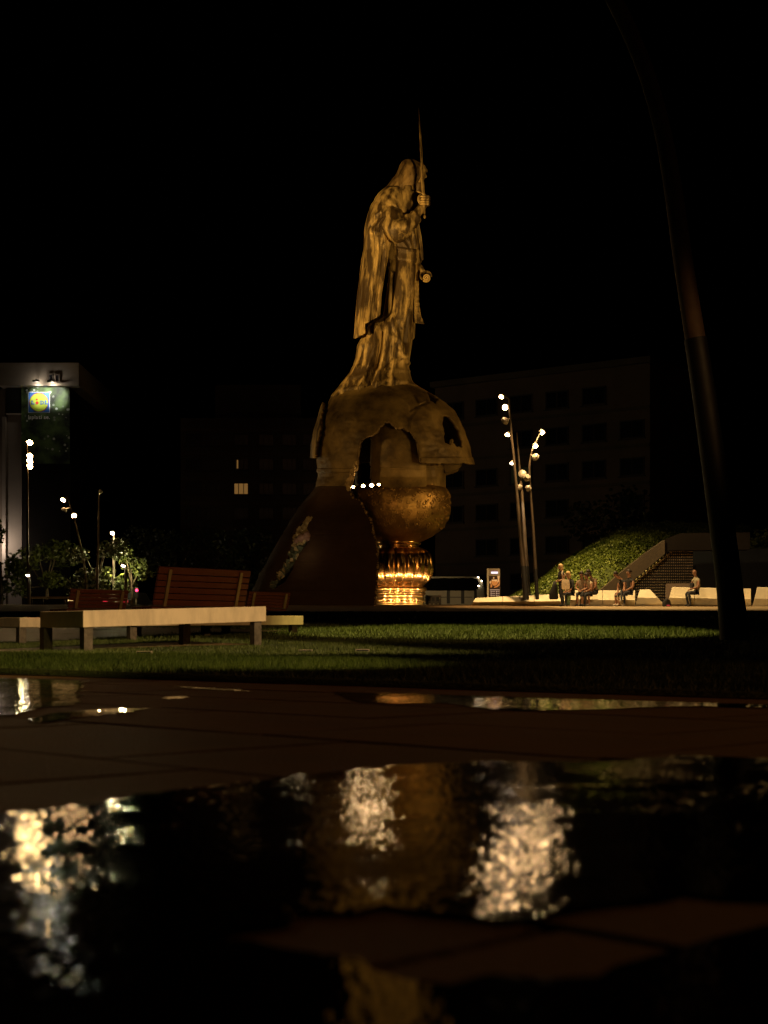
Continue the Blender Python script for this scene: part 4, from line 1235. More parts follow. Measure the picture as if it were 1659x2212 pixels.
# little spotlights on the bowl's rim
for (x, y, d, r_) in ((763, 1052, -2.6, .055), (784.7, 1050, -2.9, .07), (803, 1048.5, -3.0, .085), (818, 1047, -2.95, .06)):
    p = S(x, y, d)
    mb = MB(); mb.tube([S(x, y + 4.5, d + .25), S(x, y + 1, d + .12)], [.05, .06], 8)
    mb.box(S(x, y + 5, d + .5), (.12, .8, .05))
    fx = mb.build('rim_spotlight', M['black'], mon)
    ax_ = Vector((0, -.86, .5)); e1_ = Vector((1, 0, 0)); e2_ = ax_.cross(e1_)
    mb = MB(); mb.rings([[p + ax_ * k_ + (e1_ * math.cos(a) + e2_ * math.sin(a)) * r_ * q for a in np.linspace(0, 2 * math.pi, 14, endpoint=False)] for q, k_ in ((.3, -.14), (1.05, -.10), (1.12, .02), (1.0, -.004))])
    hd_ = mb.build('housing', M['black'], None); hd_.parent = fx
    mb = MB(); mb.rings([[p + ax_ * k_ + (e1_ * math.cos(a) + e2_ * math.sin(a)) * r_ * q for a in np.linspace(0, 2 * math.pi, 14, endpoint=False)] for q, k_ in ((1.0, .0), (.1, .012))])
    o = mb.build('lens', M['lens_on'], None); o.parent = fx
# ground uplights around the foot
for k in range(7):
    a = R(-165 + 25 * k + 20)
    p = axis0 + Vector((3.0 * math.cos(a), 3.0 * math.sin(a) , gz(0, 67) + .12))
    spot('foot_light', p, axis0 + Vector((0, 0, 2.9)), 230, (1, .62, .25), 70, .4, .05)
point('crack_fill_light', S(640, 1185, av_depth(640, 1185) - 1.2), 6, (1, .74, .38), .1)  # fill added before the crack; no lamp is fitted there

# ------------------------------------------------------------------ front benches
BA = Vector((.67, .742, 0)).normalized(); BN = Vector((BA.y, -BA.x, 0))
bang = math.atan2(BA.y, BA.x)
def slab_bench(corner, length, width, thick, tilt, legs, label):
    """corner = near top corner on the lit long face; the slab runs along BA, its end face runs along -BN"""
    c = Vector(corner)
    t = thing('concrete_bench', (c.x, c.y, gz(c.x, c.y)), label, 'bench', 'concrete slab benches on the lawn')
    a = BA.copy(); a.z = tilt
    q = [c, c + a * length, c + a * length - BN * width, c - BN * width]
    mb = MB(); mb.prism(q, (0, 0, -thick))
    mb.build('slab', M['concrete'], t, bevel=.008)
    for (s_, w_) in legs:
        p = c + a * s_ - BN * w_
        z0 = gz(p.x, p.y) - .05; z1 = p.z - thick
        mb = MB(); mb.box((p.x, p.y, (z0 + z1) / 2), (.115, .085, z1 - z0), bang)
        mb.build('leg', M['leg_steel'], t, bevel=.004)
    return t
c1 = P(180, 1319, 16.0)
slab_bench(c1, 2.71, .80, .182, .034, ((.09, .07), (.04, .74), (1.98, .66), (2.60, .07)), 'nearest pale concrete slab bench with four stout legs on the lawn')
c2 = P(272, 1330, 20.4)
slab_bench(c2, 3.44, 1.0, .14, .012, ((.18, .10), (1.75, .35), (3.3, .09), (2.6, .85)), 'longer concrete slab bench standing behind the nearest one, carrying the wooden seats')
c3 = P(43, 1333.5, 20.5)
slab_bench(c3, 2.2, 1.5, .14, .01, ((.06, .06), (.06, 1.4), (2.1, .08)), 'concrete slab bench cut off by the left edge of the photo')

def wood_seat(px, py_bot, D, width, hgt, lean, label, dz=.0, nsl=6, seatdepth=.5):
    """wooden slatted seat with backrest seen from behind; px/py_bot = near lower left corner of the backrest"""
    b0 = P(px, py_bot, D)
    t = thing('wooden_seat', (b0.x, b0.y, b0.z - .12), label, 'wooden seat', 'wooden seats on the slab benches')
    up = (Vector((0, 0, 1)) * math.cos(lean) + BN * math.sin(lean)).normalized()
    nrm_ = BA.cross(up).normalized()
    rot = Matrix((BA, nrm_, up)).transposed()
    sh_ = hgt / nsl
    for k in range(nsl):
        cc = b0 + BA * (width / 2) + up * (sh_ * (k + .5) + (.01 if k == nsl - 1 else 0))
        mb = MB(); mb.box(cc, (width, .035, sh_ * (.84 if k < nsl - 1 else 1.05)), rot); mb.build('slat', M['wood'], t, bevel=.006)
    for s_ in (.11, .885):
        mb = MB(); cc = b0 + BA * (width * s_) + up * (hgt * .47) + BN * .035
        mb.box(cc, (.055, .03, hgt * .97), rot); mb.build('support', M['support'], t, bevel=.004)
    for k in range(4):
        cc = b0 + BA * (width / 2) - BN * (.07 + .12 * k) + Vector((0, 0, -.03))
        mb = MB(); mb.box(cc, (width, .105, .035), bang); mb.build('seat_slat', M['wood'], t, bevel=.006)
    return t
wood_seat(329, 1308, 21.6, 1.80, .57, .26, 'large red-brown slatted seat back, nearest of the wooden seats')
wood_seat(146, 1313, 23.5, 1.14, .30, .26, 'smaller red-brown slatted seat back left behind the nearest bench', nsl=5)
wood_seat(531, 1312, 25.5, .99, .27, .26, 'dim low slatted seat back in front of the dark monument shell', nsl=5)

# lawn floodlight boxes
for (px, py, D, lab) in ((312, 1424, 14.6, 'small box light set in the grass below the nearest bench'), (660, 1414, 15.6, 'small box light on the lawn right of the bench, its top catching light'), (783, 1412, 16.0, 'unlit small box light lying in the dark part of the lawn')):
    p = P(px, py, D); z = gz(p.x, p.y)
    t = thing('ground_light', (p.x, p.y, z), lab, 'ground light', 'box lights in the lawn')
    mb = MB(); mb.box((p.x, p.y, z + .045), (.15, .09, .03)); mb.build('housing', M['lamp_grey'], t, bevel=.004)
    mb = MB(); mb.box((p.x, p.y - .046, z + .045), (.13, .004, .014)); mb.build('lens', M['glass'], t)
    mb = MB(); mb.box((p.x - .055, p.y, z + .013), (.02, .05, .034)); mb.box((p.x + .055, p.y, z + .013), (.02, .05, .034)); mb.build('bracket', M['black'], t)

# ------------------------------------------------------------------ planted mound, wing wall, studded facade
def mound():
    tops = [(1100, 1290), (1115, 1282), (1140, 1268), (1160, 1257), (1200, 1222), (1260, 1187), (1300, 1164), (1330, 1147), (1360, 1137), (1390, 1130), (1440, 1128), (1500, 1128), (1560, 1130), (1620, 1136)]
    mb = MB(); rr = []
    nx_, ny_ = 110, 40
    for j in range(ny_ + 1):
        v = j / ny_; ring = []
        for i in range(nx_ + 1):
            px = 1100 + 520 * i / nx_
            pt = 9 + float(np.interp(px, [t[0] for t in tops], [t[1] for t in tops]))
            D0 = 64.5 if px < 1290 else min(72, 64.5 + (px - 1290) * .05); D1 = 80
            zt = CAMZ + (HY - pt) / F * D1; D = D0 + (D1 - D0) * v; x0 = (px - HX) / F * D
            zb = gz(0, D0) + .1
            z = zb + max(0, zt - zb) * (math.sin(v * math.pi / 2) ** .85)
            ring.append((x0, D, z + .14 * noise.noise((x0 * .9, D * .9, 0)) * min(1, v * 5)))
        rr.append(ring)
    back = [(x, 84, 1.4) for (x, _, _) in rr[-1]]; rr.append(back)
    mb.rings(rr, closed=False, cap=False)
    o = struct(mb.build('mound', M['soil'], smooth=True))
    # ivy leaves
    rnd = np.random.RandomState(5); n = 130000
    i = rnd.rand(n) * nx_; j = (rnd.rand(n) ** .8) * ny_ * .995
    A_ = np.array(rr[:-1]); i0, j0 = i.astype(int), j.astype(int); fi, fj = (i - i0)[:, None], (j - j0)[:, None]
    p = A_[j0, i0] * (1 - fi) * (1 - fj) + A_[j0, np.minimum(i0 + 1, nx_)] * fi * (1 - fj) + A_[np.minimum(j0 + 1, ny_), i0] * (1 - fi) * fj + A_[np.minimum(j0 + 1, ny_), np.minimum(i0 + 1, nx_)] * fi * fj
    clump = np.array([noise.noise((a * 1.6, b * 1.6, c * 1.6)) for a, b, c in p])
    keep = (clump > -.45) & (rnd.rand(n) < .55 + clump)
    p = p[keep]; clump = clump[keep]; m = len(p)
    p[:, 2] += (.02 + .16 * rnd.rand(m)) * (.7 + .9 * np.clip(clump, -.3, 1))
    s_ = (.03 + .045 * rnd.rand(m))[:, None]
    a = rnd.randn(m, 3); a /= np.linalg.norm(a, axis=1)[:, None]; b = np.cross(a, rnd.randn(m, 3)); b /= np.linalg.norm(b, axis=1)[:, None]
    v = np.stack([p - a * s_, p + b * s_ * .7, p + a * s_, p - b * s_ * .7], 1).reshape(-1, 3)
    me = bpy.data.meshes.new('ivy'); me.vertices.add(len(v)); me.vertices.foreach_set('co', v.ravel())
    me.loops.add(len(v)); me.loops.foreach_set('vertex_index', np.arange(len(v)))
    me.polygons.add(m); me.polygons.foreach_set('loop_start', np.arange(0, len(v), 4)); me.polygons.foreach_set('loop_total', np.full(m, 4))
    me.update(); me.materials.append(M['ivy'])
    o = bpy.data.objects.new('ivy', me); COL.objects.link(o)
    tag(o, 'green creeping ground cover over the sloping mound at right', 'ground cover', kind='stuff')
mound()
pav_ = thing('pavilion', P(1420, 1300, 65.5), 'low pavilion with a slanting concrete wing wall and a studded facade, right of the mound', 'building')
pav_.location.z = gz(0, 65.5)
mb = MB()
w_ = [(1294.5, 1285), (1294.5, 1277.4), (1348, 1231.5), (1389.7, 1198.6), (1436, 1166), (1436, 1196), (1400, 1227), (1369, 1253), (1345, 1277), (1345, 1285)]
mb.prism([P(x, y, 64.6) for x, y in w_], (0, .7, 0)); mb.build('wing_wall', M['wing'], pav_)
mb = MB(); mb.prism([P(x, y, 64.7) for x, y in [(1436.2, 1166), (1470, 1152), (1620, 1150), (1620, 1187), (1447, 1189), (1436.2, 1196)]], (0, .8, 0)); mb.build('dark_wing_end', M['facade_black'], pav_)  # far end of the wing wall, its shade painted near-black
mb = MB()
mb.prism([P(x, y, 65.6) for x, y in [(1330, 1318), (1345, 1276), (1369, 1252), (1400, 1226), (1447, 1188), (1497, 1188), (1497, 1318)]], (0, .2, 0)); mb.build('facade', M['black'], pav_)
stud_m = mat('stud_glass', (.55, .45, .36), .25, .3, var=.2)
mb = MB(); bulbs = []
for r_ in range(21):
    y = 1191 + r_ * 6.05
    xl = float(np.interp(y, [1188, 1226, 1252, 1276, 1318], [1450, 1403, 1372, 1348, 1338]))
    first = True
    x = 1495
    k = 0
    while x > xl + 2:
        p = P(x, y, 65.55); mb.ell(p, (.034, .05, .034), 6, 4); x -= 4.45
    if y < 1290 and r_ % 1 == 0:
        bulbs.append(P(xl + 3, y + 1, 65.5))
o = mb.build('stud', stud_m, pav_); o['kind'] = 'stuff'
for p in bulbs:
    mb = MB(); mb.ell(p, (.07, .07, .07), 8, 5); mb.build('bulb', stud_m, pav_, smooth=True)
mb = MB(); mb.prism([P(x, y, 66.4) for x, y in [(1497, 1318), (1497, 1188), (1700, 1184), (1700, 1318)]], (0, .2, 0)); mb.build('entrance_wall', M['glass'], pav_)
mb = MB(); mb.prism([P(x, y, 64.9) for x, y in [(1440, 1300), (1440, 1260.5), (1492, 1260), (1492, 1300)]], (0, .3, 0)); o = mb.build('low_wall', M['facade_pink'], pav_)

# ------------------------------------------------------------------ white faceted benches
WB = 'white faceted concrete benches'
def facet(name_label, polys, back):
    """polys: list of (list of (px,py,D)) faces forming one cast body; extruded backwards by 'back' metres"""
    base = polys[0][0]
    p0 = P(*base)
    t = thing('faceted_bench', (p0.x, p0.y, gz(p0.x, p0.y)), name_label, 'bench', WB)
    return t
def cast_bench(label, x0, x1, y_base, D, secs, lslant=0, rslant=0, taper=None, cuts=0):
    """secs: profile [(px height above base, metres back)], swept from px x0 to x1; slants shift the ends with height"""
    t = thing('faceted_bench', ((x0 + x1 - 2 * HX) / 2 / F * D, D, gz(0, D)), label, 'bench', WB)
    n = 1 + cuts
    xs = [x0 + (x1 - x0) * i / n for i in range(n + 1)]
    hmax = max(h for h, _ in secs)
    for i in range(n):
        a, b = xs[i] + (.0 if i == 0 else .35), xs[i + 1] - (.0 if i == n - 1 else .35)
        rr = []
        for e, (x, sl) in enumerate(((a, lslant if i == 0 else 0), (b, rslant if i == n - 1 else 0))):
            k = (x - x0) / (x1 - x0)
            hs = 1 if not taper else taper[0] + (taper[1] - taper[0]) * k
            yb = y_base[0] + (y_base[1] - y_base[0]) * k
            rr.append([P(x + sl * h / hmax, yb - h * hs, D + d) for h, d in secs])
        mb = MB(); mb.rings(rr); mb.build('segment', M['white_concrete'], t, bevel=.012)
    return t
# long low sloped one on the left (pale upper face, undercut base)
cast_bench('long low white bench wedge left of the standing person', 1018, 1222, (1307, 1310.5), 62.5,
           [(0, .35), (12, -.05), (26, .38), (28, .5), (28, 1.1), (0, 1.1)], lslant=9, taper=(.55, 1.0), cuts=2)
# low seat behind the group with its back panel
cast_bench('low white bench seat under the seated group', 1231, 1372, (1312, 1312.5), 61.5, [(0, .22), (7, .10), (16.5, .0), (17.5, .06), (17.5, .75), (36, .95), (37, 1.05), (37, 1.25), (0, 1.25)], lslant=3, cuts=1)
# angular end block
cast_bench('angular white end block beside the dark shirted pair', 1372, 1438, (1310.5, 1310), 61.0,
           [(0, .15), (6, .02), (19, .0), (20, .06), (37, .62), (37, .95), (0, 1.1)], lslant=10, rslant=-34)
# right bench with the seated man
cast_bench('white bench with raised backrest under the seated man in grey', 1440, 1622, (1312.5, 1316), 60.5, [(0, .45), (8, .20), (21.5, .0), (22.5, .05), (23, .62), (43, .85), (44.5, .92), (44.5, 1.2), (0, 1.2)], lslant=12, cuts=2)
cast_bench('white bench end block at the right edge of the photo', 1624, 1720, (1316, 1319), 60.2, [(0, .1), (23, .0), (46, .35), (48, .45), (48, 1.2), (0, 1.2)], lslant=12)

# ------------------------------------------------------------------ people
SKIN = mat('skin', (.30, .15, .085), .55, var=.06, scale=20)
def cloth(name, c): return mat('cloth_' + name, c, .85, var=.12, scale=15)
C_BLACK, C_NAVY, C_GREY, C_CREAM, C_WHITE, C_BLOND, C_DARKH, C_SHOE, C_PALE = (cloth('black', (.012, .011, .012)), cloth('dark_navy', (.02, .022, .03)), cloth('grey_green', (.30, .27, .18)),
    cloth('cream', (.40, .30, .2)), cloth('white', (.36, .30, .21)), mat('hair_blond', (.55, .36, .16), .6, var=.2), mat('hair_dark', (.02, .013, .009), .6, var=.2), cloth('shoe', (.45, .40, .33)), cloth('pale_print', (.20, .14, .09)))
def person(label, base, face_ang, J, mats, hair=None, hair_mat=None, bald=False, group='people by the white benches'):
    """J: joint name -> (forward, left, up) metres. mats: torso, sleeve, arm, leg, shin, shoe, skin"""
    t = thing('person', base, label, 'person', group)
    fw = Vector((math.cos(face_ang), math.sin(face_ang), 0)); lf_ = Vector((-fw.y, fw.x, 0))
    W_ = lambda p: fw * p[0] + lf_ * p[1] + Vector((0, 0, p[2]))
    V, E, RAD, MI = [], [], [], []
    idx = {}
    order = [m for m in dict.fromkeys([mats[k] for k in ('torso', 'sleeve', 'arm', 'leg', 'shin', 'shoe', 'skin')])]
    mi = {k: order.index(mats[k]) for k in mats}
    def add(n, rad, part, parent=None):
        idx[n] = len(V); V.append(W_(J[n])); RAD.append(rad); MI.append(mi[part])
        if parent: E.append((idx[parent], idx[n]))
    add('pelvis', (.155, .125), 'leg'); add('waist', (.14, .11), 'torso', 'pelvis'); add('chest', (.16, .12), 'torso', 'waist'); add('neck0', (.075, .075), 'torso', 'chest')
    add('neck1', (.055, .055), 'skin', 'neck0'); add('head0', (.075, .085), 'skin', 'neck1'); add('head1', (.085, .10), 'skin', 'head0'); add('head2', (.05, .06), 'skin', 'head1')
    for s in 'LR':
        add('sh' + s, (.07, .07), 'sleeve', 'chest'); add('el' + s, (.045, .045), 'arm', 'sh' + s); add('wr' + s, (.032, .032), 'skin', 'el' + s); add('ha' + s, (.036, .022), 'skin', 'wr' + s)
        add('hp' + s, (.095, .095), 'leg', 'pelvis'); add('kn' + s, (.068, .068), 'leg', 'hp' + s); add('an' + s, (.045, .045), 'shin', 'kn' + s); add('to' + s, (.045, .035), 'shoe', 'an' + s)
    me = bpy.data.meshes.new('body'); me.from_pydata(V, E, [])
    o = bpy.data.objects.new('body', me); COL.objects.link(o)
    o.modifiers.new('skin', 'SKIN'); ss = o.modifiers.new('sub', 'SUBSURF'); ss.levels = 1; ss.render_levels = 1
    for k, sv in enumerate(me.skin_vertices[0].data):
        sv.radius = RAD[k]; sv.use_root = (k == 0)
    dg = bpy.context.evaluated_depsgraph_get()
    m2 = bpy.data.meshes.new_from_object(o.evaluated_get(dg))
    bpy.data.objects.remove(o)
    for m_ in order: m2.materials.append(m_)
    Va = np.array([tuple(v) for v in V]); segs = E
    for pl in m2.polygons:
        c = np.array(pl.center); best = None
        for a, b in segs:
            pa, pb = Va[a], Va[b]; d = pb - pa; tt = np.clip(np.dot(c - pa, d) / max(1e-9, np.dot(d, d)), 0, 1)
            dist = np.linalg.norm(c - pa - d * tt)
            if best is None or dist < best[0]: best = (dist, MI[b] if tt > .25 else (MI[a] if MI[a] != MI[b] else MI[b]))
        pl.material_index = best[1]; pl.use_smooth = True
    # fingers, nose, ears, eyes: small closed forms rooted in the same mesh
    mb = MB(); skin_i = mi['skin']
    for s in 'LR':
        wr, ha = W_(J['wr' + s]), W_(J['ha' + s]); d = (ha - wr).normalized(); sd = d.cross(Vector((0, 0, 1))); sd = sd.normalized() if sd.length > .1 else lf_
        for k in range(4):
            r0 = ha + sd * (.024 - .016 * k) + d * .01; ln = (.07, .08, .075, .058)[k]
            mb.tube([r0, r0 + d * ln * .5 - Vector((0, 0, .012)), r0 + d * ln * .85 - Vector((0, 0, .04))], [.009, .0085, .006], 6)
        r0 = wr.lerp(ha, .5) + sd * .03
        mb.tube([r0, r0 + sd * .025 + d * .03, r0 + sd * .022 + d * .06], [.011, .010, .007], 6)
    hd = W_(J['head1']); hu = (W_(J['head2']) - W_(J['head0'])).normalized(); hf = (fw - hu * fw.dot(hu)).normalized()
    if 'gaze' in J:
        g = W_(J['gaze']); hf = (g - hu * g.dot(hu)).normalized()
    hs = hu.cross(hf)
    c = hd - hu * .01
    mb.tube([c + hf * .085 + hu * .02, c + hf * .115 - hu * .015, c + hf * .09 - hu * .03], [.010, .017, .012], 6)
    for s in (-1, 1):
        mb.ell(c + hs * .083 * s - hu * .005, (.012, .02, .03), 8, 5)
    mb.tube([c + hf * .088 - hu * .055 + hs * .025, c + hf * .096 - hu * .056, c + hf * .088 - hu * .055 - hs * .025], .008, 6)
    nv = len(m2.vertices); bm = bmesh.new(); bm.from_mesh(m2)
    vs = [bm.verts.new(v) for v in mb.v]
    for f_ in mb.f:
        try: q = bm.faces.new([vs[i] for i in f_]); q.material_index = skin_i; q.smooth = True
        except ValueError: pass
    eyes = MB()
    for s in (-1, 1): eyes.ell(c + hf * .082 + hs * .033 * s + hu * .015, (.011, .011, .011), 6, 4)
    bm.to_mesh(m2); bm.free()
    b = bpy.data.objects.new('body', m2); COL.objects.link(b); b.parent = t
    eo = eyes.build('eyes', C_DARKH, None); eo.parent = t
    if hair:
        mb = MB()
        hc = hd + hu * .025 - hf * .018
        rot = Matrix((hf, hs, hu)).transposed()
        mb.ell(hc, (.108, .102, .118), 16, 10, rot=rot)
        mb.v = [tuple(Vector(v) - hf * .03 if (Vector(v) - hd).dot(hf) > .045 and (Vector(v) - hd).dot(hu) < .055 else Vector(v)) for v in mb.v]
        if hair == 'bob':
            mb.ell(hc - hu * .085 - hf * .035, (.085, .108, .11), 14, 8, rot=rot)
        if hair == 'bun':
            mb.ell(hc + hu * .03 - hf * .12, (.05, .05, .05), 10, 6, rot=rot)
        for i, v in enumerate(mb.v):
            k_ = noise.noise(Vector(v) * 22) * .010; mb.v[i] = (v[0] + k_, v[1] + k_, v[2] + k_)
        ho = mb.build('hair', hair_mat, None, smooth=True); ho.parent = t
    return t
def seated(sh_fwd=.06, knee=.44, hand=(.36, .12, .60), lean=0.0, cross=False, scale=1.0, headf=.0, kneesp=.11, foot=.42):
    J = dict(pelvis=(0, 0, .55), waist=(.02 + lean * .2, 0, .72), chest=(sh_fwd + lean * .5, 0, .95), neck0=(sh_fwd + .02 + lean * .7, 0, 1.10), neck1=(sh_fwd + .04 + lean * .75, 0, 1.17),
             head0=(sh_fwd + .07 + lean * .85 + headf, 0, 1.24), head1=(sh_fwd + .08 + lean * .9 + headf * 1.3, 0, 1.32), head2=(sh_fwd + .07 + lean + headf * 1.3, 0, 1.40))
    for s, q in (('L', 1), ('R', -1)):
        J['sh' + s] = (sh_fwd + lean * .5, .19 * q, 1.02); J['el' + s] = (sh_fwd + .06 + lean * .4, .25 * q, .76); J['wr' + s] = (hand[0] - .06, hand[1] * q, hand[2]); J['ha' + s] = (hand[0] + .02, (hand[1] - .02) * q, hand[2] - .02)
        J['hp' + s] = (.06, .095 * q, .53); J['kn' + s] = (knee, kneesp * q, .52); J['an' + s] = (foot, .10 * q, .08); J['to' + s] = (foot + .15, .11 * q, .035)
    if cross:
        J['knR'] = (knee + .02, -.02, .60); J['anR'] = (knee + .16, .12, .22); J['toR'] = (knee + .30, .13, .20)
    return {k: tuple(c * scale for c in v) for k, v in J.items()}
def base_at(px, D): 
    x = (px - HX) / F * D
    return Vector((x, D, gz(0, D) + .045))
def mt(torso, sleeve, arm, leg, shin, shoe): return dict(torso=torso, sleeve=sleeve, arm=arm, leg=leg, shin=shin, shoe=shoe, skin=SKIN)
DPp = 60.6
# standing woman facing left, tote bag on her shoulder
J = dict(pelvis=(0, 0, .93), waist=(.0, 0, 1.10), chest=(.02, 0, 1.30), neck0=(.02, 0, 1.44), neck1=(.03, 0, 1.49), head0=(.05, 0, 1.55), head1=(.055, 0, 1.61), head2=(.05, 0, 1.68))
for s, q in (('L', 1), ('R', -1)):
    J['sh' + s] = (.02, .19 * q, 1.37); J['hp' + s] = (0, .10 * q, .90)
J.update(elL=(-.02, .26, 1.10), wrL=(.20, .22, 1.05), haL=(.28, .19, 1.06), elR=(.0, -.25, 1.10), wrR=(.16, -.20, 1.02), haR=(.23, -.18, 1.00),
         knL=(.06, .11, .49), anL=(.02, .13, .09), toL=(.17, .14, .035), knR=(.0, -.11, .49), anR=(-.10, -.12, .09), toR=(.05, -.13, .035))
wb = base_at(1213, 60.2)
person('standing person with blond bob, black top and dark trousers facing left', wb, R(196), J, mt(C_BLACK, C_BLACK, SKIN, C_NAVY, C_NAVY, C_BLACK), 'bob', C_BLOND)
# tote bag and jacket she carries
fw_ = Vector((math.cos(R(196)), math.sin(R(196)), 0)); lf2 = Vector((-fw_.y, fw_.x, 0))
c = wb + lf2 * .27 - fw_ * .06 + Vector((0, 0, .90))
t = thing('tote_bag', c - Vector((0, 0, .22)), 'pale cloth tote bag hanging from the standing person\'s shoulder', 'bag')
mb = MB(); rr = []
for z, w_, d_ in ((-.20, .26, .05), (-.15, .33, .09), (.05, .33, .08), (.20, .30, .04)):
    rr.append([c + fw_ * (a * w_ / 2) + lf2 * (b * d_ / 2) + Vector((0, 0, z)) for a, b in ((-1, -1), (0, -1.3), (1, -1), (1.02, 0), (1, 1), (0, 1.3), (-1, 1), (-1.02, 0))])
mb.rings(rr); mb.build('pouch', cloth('tote', (.78, .64, .46)), t, smooth=True, autosmooth=50)
mb = MB()
for s_ in (-.1, .1):
    mb.tube([c + fw_ * s_ + Vector((0, 0, .2)), c + fw_ * (s_ * .7 + .08) + lf2 * -.02 + Vector((0, 0, .42)), wb + lf2 * .15 + fw_ * .03 + Vector((0, 0, 1.455))], .014, 6)
mb.build('strap', cloth('tote_strap', (.62, .48, .34)), t, smooth=True)
c = wb + fw_ * .24 - lf2 * .16 + Vector((0, 0, .66))
mb = MB(); rr = []
for z, w_, d_ in ((-.36, .30, .08), (-.28, .40, .16), (-.05, .30, .15), (.18, .20, .12), (.38, .12, .10)):
    rr.append([c + fw_ * (math.cos(a) * w_ / 2 * (1 + .2 * math.sin(5 * a)) + (.05 if z < 0 else 0)) + lf2 * (math.sin(a) * d_ / 2) + Vector((0, 0, z)) for a in np.linspace(0, 2 * math.pi, 16, endpoint=False)])
mb.rings(rr); o = mb.build('jacket', C_BLACK, smooth=True); tag(o, 'black jacket carried over the standing person\'s forearm', 'jacket')

person('seated person with light hair half hidden behind the standing one', base_at(1237, 61.2), R(210), seated(lean=.12, hand=(.34, .1, .62)), mt(C_BLACK, C_BLACK, C_BLACK, C_NAVY, C_NAVY, C_BLACK), 'bob', C_BLOND)
person('seated person in a pale top, left of the three on the low bench', base_at(1258, 61.4), R(248), seated(lean=.02, hand=(.36, .06, .66), scale=1.0), mt(C_PALE, C_PALE, SKIN, C_BLACK, SKIN, C_BLACK), 'short', C_DARKH)
person('small seated person in white leaning in, middle of the low bench', base_at(1276, 61.3), R(215), seated(lean=.14, hand=(.32, .05, .66), scale=.95), mt(C_WHITE, C_WHITE, SKIN, C_NAVY, C_NAVY, C_BLACK), 'short', C_DARKH)
person('dark haired seated person in a pale printed shirt bending forward, right of the low bench', base_at(1289, 61.4), R(205), seated(lean=.24, hand=(.40, .08, .60), scale=1.06, headf=.03), mt(C_PALE, C_PALE, SKIN, C_NAVY, SKIN, C_SHOE), 'bob', C_DARKH)
J = seated(lean=-.04, hand=(.34, .04, .62), cross=True, scale=1.06)
person('seated person in a sleeveless dark top with crossed legs and tied dark hair', base_at(1362, 60.9), R(215), J, mt(C_BLACK, C_BLACK, SKIN, C_NAVY, C_NAVY, C_SHOE), 'bun', C_DARKH)
J = seated(lean=.26, hand=(.40, .08, .52), scale=1.0, headf=.10)
person('bowed seated person in black with bare shins beside the one with tied hair', base_at(1352, 61.3), R(205), J, mt(C_BLACK, C_BLACK, SKIN, C_BLACK, SKIN, C_SHOE), 'short', C_DARKH)
# man in grey on the right
mb_ = base_at(1507, 60.35)
J = seated(lean=.0, hand=(.34, .03, .66), scale=1.08, kneesp=.10, foot=.36)
person('bald seated man in a grey t-shirt looking down to the left', mb_, R(200), J, mt(C_GREY, C_GREY, SKIN, C_NAVY, C_NAVY, C_BLACK), None)
fm = Vector((math.cos(R(200)), math.sin(R(200)), 0))
c = mb_ + fm * .27 + Vector((0, 0, .86))
t = thing('crossbody_bag', c, 'small black bag worn on the chest of the bald man', 'bag')
mb = MB(); mb.box(c, (.10, .22, .22), R(200)); mb.build('pouch', C_BLACK, t, bevel=.03)
mb = MB(); mb.tube([c + Vector((0, .08, .1)), mb_ + fm * .14 + Vector((0, .05, 1.12)), mb_ - fm * .1 + Vector((0, -.04, 1.16))], .015, 6); mb.build('strap', C_BLACK, t)
# backpack on the ground
p = base_at(1440, 60.0)
t = thing('backpack', p, 'small black backpack with a pink pocket on the ground between two white benches', 'bag')
mb = MB(); mb.rings([[p + Vector((w_ * math.cos(a), .11 * math.sin(a), z)) for a in np.linspace(0, 2 * math.pi, 14, endpoint=False)] for z, w_ in ((0, .15), (.05, .18), (.2, .165), (.29, .11), (.32, .04))]); mb.build('pack', C_BLACK, t, smooth=True)
mb = MB(); mb.box(p + Vector((.05, -.12, .05)), (.13, .06, .05)); mb.build('pocket', cloth('pink', (.6, .06, .16)), t, bevel=.015)
mb = MB(); mb.tube([p + Vector((-.04, 0, .31)), p + Vector((0, -.02, .37)), p + Vector((.04, 0, .31))], .012, 6); mb.build('handle', C_BLACK, t)

